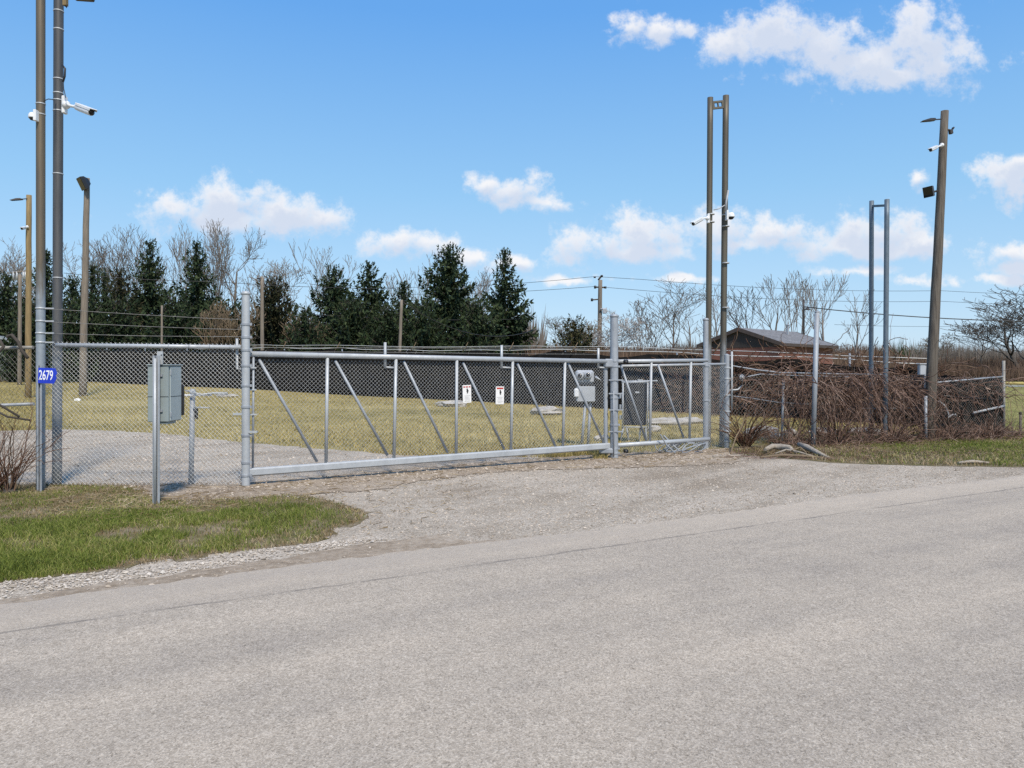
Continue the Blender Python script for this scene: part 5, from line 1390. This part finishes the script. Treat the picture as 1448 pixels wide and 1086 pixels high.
brush('undergrowth_brush', field(-100, 770, 46, 58, 700, .8, 1.7, .5), M_brush, 'low brown undergrowth between the evergreens')
brush('distant_woods', field(700, 2200, 150, 230, 9000, 3.4, 5.6, .6), M_farwood, 'grey brown woods along the horizon at right')
brush('distant_woods', field(-900, 760, 90, 150, 3500, 4.0, 8.0, .35), M_farwood, 'grey woods far behind the evergreens at left')
# a few distant evergreens among the woods
x_, y_, z_, h_, w_2 = field(1245, 1300, 150, 170, 40, 5.0, 6.0, .3)
brush('distant_evergreens', (x_, y_, z_, h_, w_2), M_needle, 'tiny dark evergreens on the far horizon left of the leaning pole')

# ------------------------------------------------------------------ vines over the right-hand fence (stuff) and shrubs
def vine_mass():
    r = np.random.default_rng(77); S = []
    Ltot = (RK - RE).length
    def strand(p, dv, n, step, rad, grav, wig):
        for i in range(n):
            dv = dv + r.normal(0, wig, 3) + np.array([0, 0, -grav]); dv = dv / (np.linalg.norm(dv) + 1e-9)
            p2 = p + dv * step
            if p2[2] < .02: p2[2] = .02 + r.random() * .03; dv[2] = abs(dv[2]) * .2
            S.append((p, p2, rad, rad * .95)); p = p2; rad *= .95
    d3_ = np.array([RD.x, RD.y, 0]); n3 = np.array([RN.x, RN.y, 0])
    def dens_(f): return .14 if f < .17 else (.72 if f < .70 else .12)
    for i in range(820):             # arching cascade from the crest
        f = r.random(); s = f * Ltot
        if r.random() > dens_(f): continue
        crest = 1.40 - .24 * f + .16 * math.sin(f * 17) + .12 * math.sin(f * 41 + 1)
        p = np.array([RE.x, RE.y, 0]) + d3_ * s + n3 * r.normal(.05, .14) + np.array([0, 0, crest + r.normal(0, .12)])
        dv = n3 * r.uniform(.2, 1.0) + d3_ * r.normal(0, .75) + np.array([0, 0, r.uniform(-.2, .6)])
        strand(p, dv, r.integers(9, 19), .095, r.uniform(.004, .011), .21, .22)
    for i in range(150):             # long arching canes above the crest
        f = r.random() ** .9; s = f * Ltot
        if r.random() > dens_(f) + .15: continue
        p = np.array([RE.x, RE.y, 0]) + d3_ * s + n3 * r.normal(.05, .15) + np.array([0, 0, 1.35 - .2 * f + r.normal(0, .15)])
        dv = n3 * r.uniform(-.2, .8) + d3_ * r.choice([-1, 1]) * r.uniform(.3, 1) + np.array([0, 0, r.uniform(.3, 1.0)])
        strand(p, dv, r.integers(12, 20), .11, r.uniform(.007, .013), .13, .19)
    for i in range(330):            # tangled inner stems
        f = r.random(); s = f * Ltot
        if r.random() > dens_(f): continue
        p = np.array([RE.x, RE.y, 0]) + d3_ * s + n3 * r.normal(.05, .22) + np.array([0, 0, r.uniform(0, .2)])
        dv = np.array([0, 0, 1]) + d3_ * r.normal(0, .35) + n3 * r.normal(0, .2)
        strand(p, dv, r.integers(8, 14), .11, r.uniform(.006, .016), .0, .2)
    for i in range(190):           # runners along the crest
        f = r.random(); s = f * Ltot
        if r.random() > dens_(f): continue
        p = np.array([RE.x, RE.y, 0]) + d3_ * s + n3 * r.normal(.08, .16) + np.array([0, 0, r.uniform(1.0, 1.52) - .2 * f])
        dv = d3_ * r.choice([-1, 1]) + n3 * r.normal(0, .3) + np.array([0, 0, r.normal(.0, .3)])
        strand(p, dv, r.integers(7, 14), .11, r.uniform(.006, .017), .03, .3)
    for i in range(1000):           # low rubbish at the foot
        f = .1 + .9 * r.random(); s = f * Ltot
        p = np.array([RE.x, RE.y, 0]) + d3_ * s + n3 * r.uniform(-.1, 1.0) + np.array([0, 0, r.uniform(0, .06)])
        dv = d3_ * r.normal(0, .8) + n3 * r.normal(.2, .5) + np.array([0, 0, r.uniform(.2, 1.2)])
        strand(p, dv, r.integers(3, 6), .10, r.uniform(.004, .008), .12, .25)
    for i in range(1100):           # fine twigs through the tangle
        f = r.random(); s = f * Ltot
        if r.random() > dens_(f) + .1: continue
        p = np.array([RE.x, RE.y, 0]) + d3_ * s + n3 * r.normal(.10, .2) + np.array([0, 0, r.uniform(.1, 1.65) - .2 * f])
        dv = d3_ * r.normal(0, 1) + n3 * r.normal(0, .5) + np.array([0, 0, r.normal(.1, .8)])
        strand(p, dv, r.integers(4, 9), .06, r.uniform(.0025, .004), .05, .35)
    o = segs_obj('vine_thicket', S, M_vine); tag(o, 'tangle of dead brown vines hanging over the right roadside fence', kind='stuff')
    S.clear()
    for i in range(620):          # vines on the fabric of the back fence, right part
        f = r.random(); a = np.array([5.4, 26.55, 0]); b = np.array([12.0, 22.15, 0]); p = a + (b - a) * f
        nrm = np.array([-(b - a)[1], (b - a)[0], 0]); nrm = -nrm / np.linalg.norm(nrm)
        z = terrain(p[0], p[1]); p = p + nrm * r.uniform(.02, .14) * -1 * -1 + np.array([0, 0, z + r.uniform(.3, 1.65 + .25 * f)])
        dv = (b - a) / np.linalg.norm(b - a) * r.choice([-1, 1]) * r.random() + np.array([0, 0, r.uniform(-1, .35)])
        for k in range(r.integers(8, 16)):
            dv = dv + r.normal(0, .28, 3) * np.array([1, .6, 1]); dv /= np.linalg.norm(dv); p2 = p + dv * .13; p2[2] = max(p2[2], z)
            S.append((p, p2, .011, .010)); p = p2
    o = segs_obj('back_fence_vines', S, M_redstem); tag(o, 'reddish brown vines climbing the right end of the black fence', kind='stuff')
vine_mass()
def stem_shrub(px, d, n, h, spread, mat, label, seed, rad=.011, name='dormant_shrub', arch=.08):
    r = np.random.default_rng(seed); b = at(px, d); S = []
    t = thing(name, b, label, 'shrub', 'dormant shrubs by the fences'); b = np.array(b)
    for i in range(n):
        a = r.uniform(0, 2 * PI); s = r.uniform(.1, 1) * spread
        dv = np.array([math.cos(a) * s, math.sin(a) * s, 1.0]); p = b + np.array([math.cos(a), math.sin(a), 0]) * r.uniform(0, .09); L = h * r.uniform(.5, 1.1); k = 9; rd = rad * r.uniform(.6, 1.3)
        for j in range(k):
            dv = dv + r.normal(0, .11, 3) + np.array([math.cos(a) * arch, math.sin(a) * arch, -arch * .9 * spread]); dv /= np.linalg.norm(dv); p2 = p + dv * L / k
            S.append((p, p2, rd, rd * .9)); rd *= .9
            if j > 3 and r.random() < .45:
                dw_ = dv + r.normal(0, .5, 3); dw_ /= np.linalg.norm(dw_); q0 = p2
                for _ in range(3):
                    q1 = q0 + dw_ * L * .07; S.append((q0, q1, rd * .6, rd * .5)); q0 = q1; dw_ = dw_ + r.normal(0, .2, 3); dw_ /= np.linalg.norm(dw_)
            p = p2
    segs_obj('stems', S, mat, t)
    m = MB(); m.lathe(b, (0, 0, 1), [(.10, -.1), (.09, .02), (.05, .06), (.001, .07)], 9); m.build('root_crown', M_bark_dark, t)
    return t
stem_shrub(1053, 16.15, 75, 1.05, .75, M_redstem, 'clumped reddish shrub beside the braced end post', 1, .014)
stem_shrub(14, 10.25, 34, 1.35, .34, M_redstem, 'upright reddish brown shrub at the far left fence', 2, .010)
stem_shrub(-14, 10.15, 30, 1.1, .5, M_redstem, 'thin stemmed shrub cut by the left picture edge', 22, .009)
stem_shrub(1184, 16.6, 40, 1.0, .8, M_vine, 'dormant shrub with spreading stems right of the lone post', 3, .012)
stem_shrub(1262, 16.9, 46, 1.0, .8, M_vine, 'dormant shrub at the foot of the blue grey mast', 4, .011)
stem_shrub(1345, 17.5, 60, .75, .95, M_vine, 'low tangled shrub right of the leaning wooden pole', 5, .010)
stem_shrub(1400, 18.0, 60, .7, 1.0, M_vine, 'low tangled shrub near the corner post', 6, .010)
stem_shrub(1432, 18.8, 14, .95, .6, M_bark_dark, 'thin weedy stems just outside the corner post', 7, .007)
stem_shrub(1100, 16.5, 26, .7, 1.2, M_vine, 'sprawling thin shrub behind the bleached logs', 8, .009)

# ------------------------------------------------------------------ things lying about
def rock(px, py, sx, sy, sz, seed, label, mat, d=None, name='rock', rz=0.0):
    r = random.Random(seed); b = G(px, py) if d is None else at(px, d); m = MB(); n1, n2 = 10, 7; vs = []
    for i in range(n2 + 1):
        ph = PI * i / n2
        for j in range(n1):
            th = 2 * PI * j / n1; k = 1 + r.gauss(0, .13)
            x, y, z = math.sin(ph) * math.cos(th) * sx * k, math.sin(ph) * math.sin(th) * sy * k, math.cos(ph) * sz * k
            vs.append((b.x + x * math.cos(rz) - y * math.sin(rz), b.y + x * math.sin(rz) + y * math.cos(rz), b.z + z + sz * .5))
    fs = [(i * n1 + j, i * n1 + (j + 1) % n1, (i + 1) * n1 + (j + 1) % n1, (i + 1) * n1 + j)[::-1] for i in range(n2) for j in range(n1)]
    o = MB().add(vs, fs).build(name, mat); tag(o, label, 'rock', 'pale rocks lying about the yard'); return o
rock(1077, 600, .50, .30, .20, 1, 'large pale slab leaning among the stems behind the roadside fence', M_rock, 18.2, rz=.3)
rock(1118, 600, .18, .16, .14, 2, 'smaller pale rock right of the large slab', M_rock, 18.6)
rock(846, 622, .10, .08, .07, 3, 'white stone at the foot of the gate left of the roller post', M_rock)
rock(856, 620, .09, .07, .06, 4, 'second white stone touching the roller post side', M_rock)
rock(772, 574, .55, .30, .16, 5, 'pale rubble heap on the lawn seen through the middle of the gate', M_rock, 25.5)
rock(640, 562, .6, .35, .14, 6, 'faint pale rubble on the lawn left of the warning signs', M_rock, 28.5)
rock(925, 600, .20, .14, .1, 7, 'pale rock beside the dark cabinet legs', M_rock, 20.5)
rock(945, 578, .75, .18, .12, 8, 'long low pale rock on the lawn behind the gate tail', M_rock, 22.5, rz=-.2)
rock(975, 577, .45, .18, .11, 9, 'pale rock right of the long low one on the lawn', M_rock, 22.8)
rock(322, 556, .5, .2, .07, 10, 'flat pale stone on the lawn above the loose rods', M_rock, 33.5)
rock(1165, 598, .4, .2, .12, 11, 'pale stone half hidden behind the lone post', M_rock, 19.2)
rock(1225, 598, .5, .2, .1, 12, 'pale flat stone under the vines near the blue grey mast', M_rock, 19.6)
rock(110, 561, .14, .12, .07, 13, 'little white stone on the lawn near the pale pole', M_signwhite, 31)
def log(pts, rs, label, mat=M_log, name='log', cat_='log', group='logs and branches by the roadside'):
    o = MB().tube(pts, rs, 9).build(name, mat); tag(o, label, cat_, group); return o
def gz(px, py, z=.05): p = G(px, py); return Vector((p.x, p.y, z))
log([gz(1082, 643, .10), gz(1092, 640.5, .13), gz(1104, 641, .12), gz(1116, 642.5, .13), gz(1126, 645, .06)], [.035, .055, .065, .05, .02], 'bleached log with a split end on the gravel edge below the shrub')
log([gz(1130, 640, .16), gz(1142, 642.5, .13), gz(1156, 646, .08), gz(1176, 650.5, .02)], [.05, .06, .045, .015], 'bleached log pointing right toward the grass')
log([gz(1096, 645, .05), gz(1112, 644, .11), gz(1128, 645.5, .09), gz(1150, 648, .04)], [.012, .02, .018, .01], 'forked grey branch lying across the first bleached log', M_log, 'branch', 'branch')
log([gz(1075, 649, .03), gz(1105, 648, .06), gz(1140, 649, .05), gz(1168, 650, .03)], [.02, .028, .026, .012], 'long thin yellowish branch in front of the bleached logs', M_bark_tan, 'branch', 'branch')
log([gz(1008, 647.5, .02), gz(1030, 647, .03), gz(1048, 646.5, .02)], [.018, .022, .015], 'straight pale stick lying in front of the braced end post', M_log, 'branch', 'branch')
log([gz(1120, 645, .1), gz(1132, 643, .14), gz(1140, 646, .08)], [.02, .018, .012], 'short crooked branch bridging the two bleached logs', M_bark_tan, 'branch', 'branch')
log([gz(1355, 657, .03), gz(1375, 656.5, .05), gz(1398, 657, .03)], [.02, .03, .02], 'pale stick in the grass edge at the right', M_log, 'branch', 'branch')
log([gz(1033, 643, .02), Vector((4.62, 15.85, .25)), Vector((4.78, 15.9, .5)), Vector((4.84, 15.95, .75))], [.016, .014, .012, .008], 'thin bent cane rising from the stick by the end post', M_bark_tan, 'branch', 'branch')
# tangle of loose wire under the gate tail
t_ = MB(); r_ = random.Random(9)
for k in range(9):
    c = gz(r_.uniform(935, 985), r_.uniform(637, 643), .10); a = r_.uniform(0, 6); rx = r_.uniform(.15, .4)
    pts = [c + Vector((math.cos(a + s * .55) * rx, math.sin(a + s * .55) * rx * .5, math.sin(s * .8 + a) * .09 + .02)) for s in range(r_.randint(6, 12))]
    t_.tube(pts, .010, 5)
t_.tube([gz(940, 642, .35) + Vector((0, .1, 0)), gz(950, 641, .18), gz(962, 642, .05)], .016, 6); t_.tube([gz(934, 644, .4), gz(942, 643, .2), gz(955, 644, .04)], .014, 6)
o = t_.build('wire_tangle', M_galv_dull); tag(o, 'tangle of loose grey wire on the ground below the gate tail', 'wire')

# ------------------------------------------------------------------ sky, sun, camera
SKY_K = 5.45
SUN_EL, SUN_AZ = 50.0, 160.0     # azimuth clockwise from +Y (straight ahead)
w = bpy.data.worlds.new('World'); sc.world = w; w.use_nodes = True
nt = w.node_tree; bg = nt.nodes['Background']
sky = nt.nodes.new('ShaderNodeTexSky'); sky.sky_type = 'NISHITA'; sky.sun_disc = False
sky.sun_elevation = R(SUN_EL); sky.sun_rotation = R(SUN_AZ); sky.altitude = 200; sky.air_density = 1.0; sky.dust_density = .5; sky.ozone_density = 2.2
tc = nt.nodes.new('ShaderNodeTexCoord'); sx = nt.nodes.new('ShaderNodeSeparateXYZ'); nt.links.new(tc.outputs['Generated'], sx.inputs[0])
yy = math_(nt, 'MAXIMUM', sx.outputs[1], .02)
u = math_(nt, 'DIVIDE', sx.outputs[0], yy); v = math_(nt, 'DIVIDE', sx.outputs[2], yy)
cx_ = nt.nodes.new('ShaderNodeCombineXYZ'); nt.links.new(u, cx_.inputs[0]); nt.links.new(v, cx_.inputs[1])
nz = nt.nodes.new('ShaderNodeTexNoise'); nz.inputs['Scale'].default_value = 22; nz.inputs['Detail'].default_value = 7; nz.inputs['Roughness'].default_value = .64; nt.links.new(cx_.outputs[0], nz.inputs['Vector'])
nz2 = nt.nodes.new('ShaderNodeTexNoise'); nz2.inputs['Scale'].default_value = 9; nz2.inputs['Detail'].default_value = 4; nt.links.new(cx_.outputs[0], nz2.inputs['Vector'])
CL = [(250, 298, 52, 26), (330, 286, 66, 30), (395, 302, 72, 28), (455, 311, 40, 22), (340, 312, 120, 18),
      (688, 262, 32, 15), (722, 270, 44, 24), (770, 286, 40, 12),
      (890, 36, 28, 20), (935, 44, 46, 18),
      (1030, 66, 40, 26), (1105, 52, 74, 46), (1170, 70, 70, 40), (1225, 92, 70, 30), (1300, 62, 62, 48), (1330, 88, 66, 36), (1270, 105, 60, 22),
      (845, 345, 64, 26), (915, 336, 56, 32), (900, 356, 112, 14),
      (1020, 326, 62, 28), (1090, 330, 52, 22), (1050, 344, 100, 14),
      (1232, 332, 70, 32), (1200, 346, 52, 18), (1300, 345, 48, 22), (1250, 354, 96, 14),
      (1298, 251, 17, 13), (1430, 250, 56, 30), (1448, 232, 28, 20), (1430, 358, 46, 16),
      (566, 342, 46, 20), (605, 346, 34, 15), (668, 362, 32, 12), (725, 372, 46, 12), (1440, 378, 34, 12), (1210, 384, 60, 9), (800, 395, 50, 7), (1300, 398, 60, 9), (960, 395, 50, 6), (1420, 396, 40, 7)]
def dens(vec, out=None):
    # one puff after another: each waits for the one before, which keeps the shader's working set small
    first = out
    res = None
    for (px, py, rx, ry) in CL:
        U, Vv = (px - CX) / F, (HY - py) / F; kx, ky = F / (rx * 1.38), F / (ry * 1.45)
        src = vec
        prev = res if res is not None else first
        if prev is not None:
            ch = nt.nodes.new('ShaderNodeVectorMath'); ch.operation = 'MULTIPLY_ADD'; ch.inputs[1].default_value = (1e-9, 1e-9, 0)
            nt.links.new(prev, ch.inputs[0]); nt.links.new(vec, ch.inputs[2]); src = ch.outputs[0]
        mp = nt.nodes.new('ShaderNodeVectorMath'); mp.operation = 'MULTIPLY_ADD'
        mp.inputs[1].default_value = (kx, ky, 0); mp.inputs[2].default_value = (-U * kx, -Vv * ky, 0)
        nt.links.new(src, mp.inputs[0])
        ln = nt.nodes.new('ShaderNodeVectorMath'); ln.operation = 'LENGTH'; nt.links.new(mp.outputs[0], ln.inputs[0])
        res = ln.outputs['Value'] if res is None else math_(nt, 'SMOOTH_MIN', res, ln.outputs['Value'], .18)
    return math_(nt, 'SUBTRACT', 1.0, res)
warp = nt.nodes.new('ShaderNodeVectorMath'); warp.operation = 'MULTIPLY_ADD'
wn = nt.nodes.new('ShaderNodeTexNoise'); wn.inputs['Scale'].default_value = 30; wn.inputs['Detail'].default_value = 5; nt.links.new(cx_.outputs[0], wn.inputs['Vector'])
wsub = nt.nodes.new('ShaderNodeVectorMath'); wsub.operation = 'SUBTRACT'; wsub.inputs[1].default_value = (.5, .5, .5); nt.links.new(wn.outputs['Color'], wsub.inputs[0])
nt.links.new(wsub.outputs[0], warp.inputs[0]); warp.inputs[1].default_value = (.030, .022, 0); nt.links.new(cx_.outputs[0], warp.inputs[2])
D1 = dens(warp.outputs[0])
up_ = nt.nodes.new('ShaderNodeVectorMath'); up_.operation = 'ADD'; up_.inputs[1].default_value = (-.004, .016, 0); nt.links.new(warp.outputs[0], up_.inputs[0])
D2 = dens(up_.outputs[0], D1)
nzc = math_(nt, 'MULTIPLY', math_(nt, 'SUBTRACT', nz.outputs['Fac'], .5), 2.9)
d1 = math_(nt, 'ADD', D1, nzc); d2 = math_(nt, 'ADD', D2, math_(nt, 'MULTIPLY', nzc, .7))
mr = nt.nodes.new('ShaderNodeMapRange'); mr.interpolation_type = 'SMOOTHSTEP'; mr.inputs[1].default_value = .04; mr.inputs[2].default_value = .86; nt.links.new(d1, mr.inputs[0])
sh = nt.nodes.new('ShaderNodeMapRange'); sh.interpolation_type = 'SMOOTHSTEP'; sh.inputs[1].default_value = .05; sh.inputs[2].default_value = .85; nt.links.new(d2, sh.inputs[0])
ahead = math_(nt, 'GREATER_THAN', sx.outputs[1], .02)
mask = math_(nt, 'MULTIPLY', math_(nt, 'MULTIPLY', mr.outputs[0], ahead), .93)
CLOUD_K = 1.0
cc = mix(nt, sh.outputs[0], (5.3, 5.25, 5.3), (3.7, 4.05, 4.75))  # cloud shading put into the colour: white tops, blue grey undersides
skg = ramp(nt, sx.outputs[2], [(0, (.55, .73, .91)), (.10, (.43, .67, .91)), (.22, (.29, .58, .90)), (.42, (.13, .40, .88)), (1, (.06, .24, .70))])
skg = mix(nt, 1.0, skg, (SKY_K, SKY_K, SKY_K), 'MULTIPLY')
skyc = mix(nt, .86, sky.outputs[0], skg)
nt.links.new(mix(nt, mask, skyc, cc), bg.inputs[0]); bg.inputs[1].default_value = .125
w.cycles.sampling_method = 'MANUAL' if hasattr(w.cycles, 'sampling_method') else w.cycles.sampling_method
try: w.cycles.sample_map_resolution = 512
except Exception: pass

sun = bpy.data.lights.new('sun', 'SUN'); sun.energy = 3.1; sun.angle = R(8); sun.color = (1.0, .91, .78)
so = bpy.data.objects.new('sun', sun); COL.objects.link(so)
az = R(SUN_AZ); el = R(SUN_EL)
sd = Vector((math.sin(az) * math.cos(el), math.cos(az) * math.cos(el), math.sin(el)))
so.rotation_euler = sd.to_track_quat('Z', 'Y').to_euler(); so.location = (0, 0, 30)

cam = bpy.data.cameras.new('camera'); co = bpy.data.objects.new('camera', cam); COL.objects.link(co)
co.location = (0, 0, EYE); co.rotation_euler = (PI / 2, 0, 0)
cam.sensor_width = 36; cam.lens = 36 * F / 1448; cam.shift_y = -(543 - HY) / 1448 ; cam.clip_end = 4000; cam.clip_start = .05
sc.camera = co
sc.view_settings.view_transform = 'Standard'; sc.view_settings.look = 'None'; sc.view_settings.exposure = 0.55; sc.view_settings.gamma = 1
sc.cycles.max_bounces = 6; sc.cycles.diffuse_bounces = 3; sc.cycles.transparent_max_bounces = 6
sc.cycles.use_denoising = False; sc.cycles.sample_clamp_indirect = 4.0; sc.cycles.sample_clamp_direct = 12.0
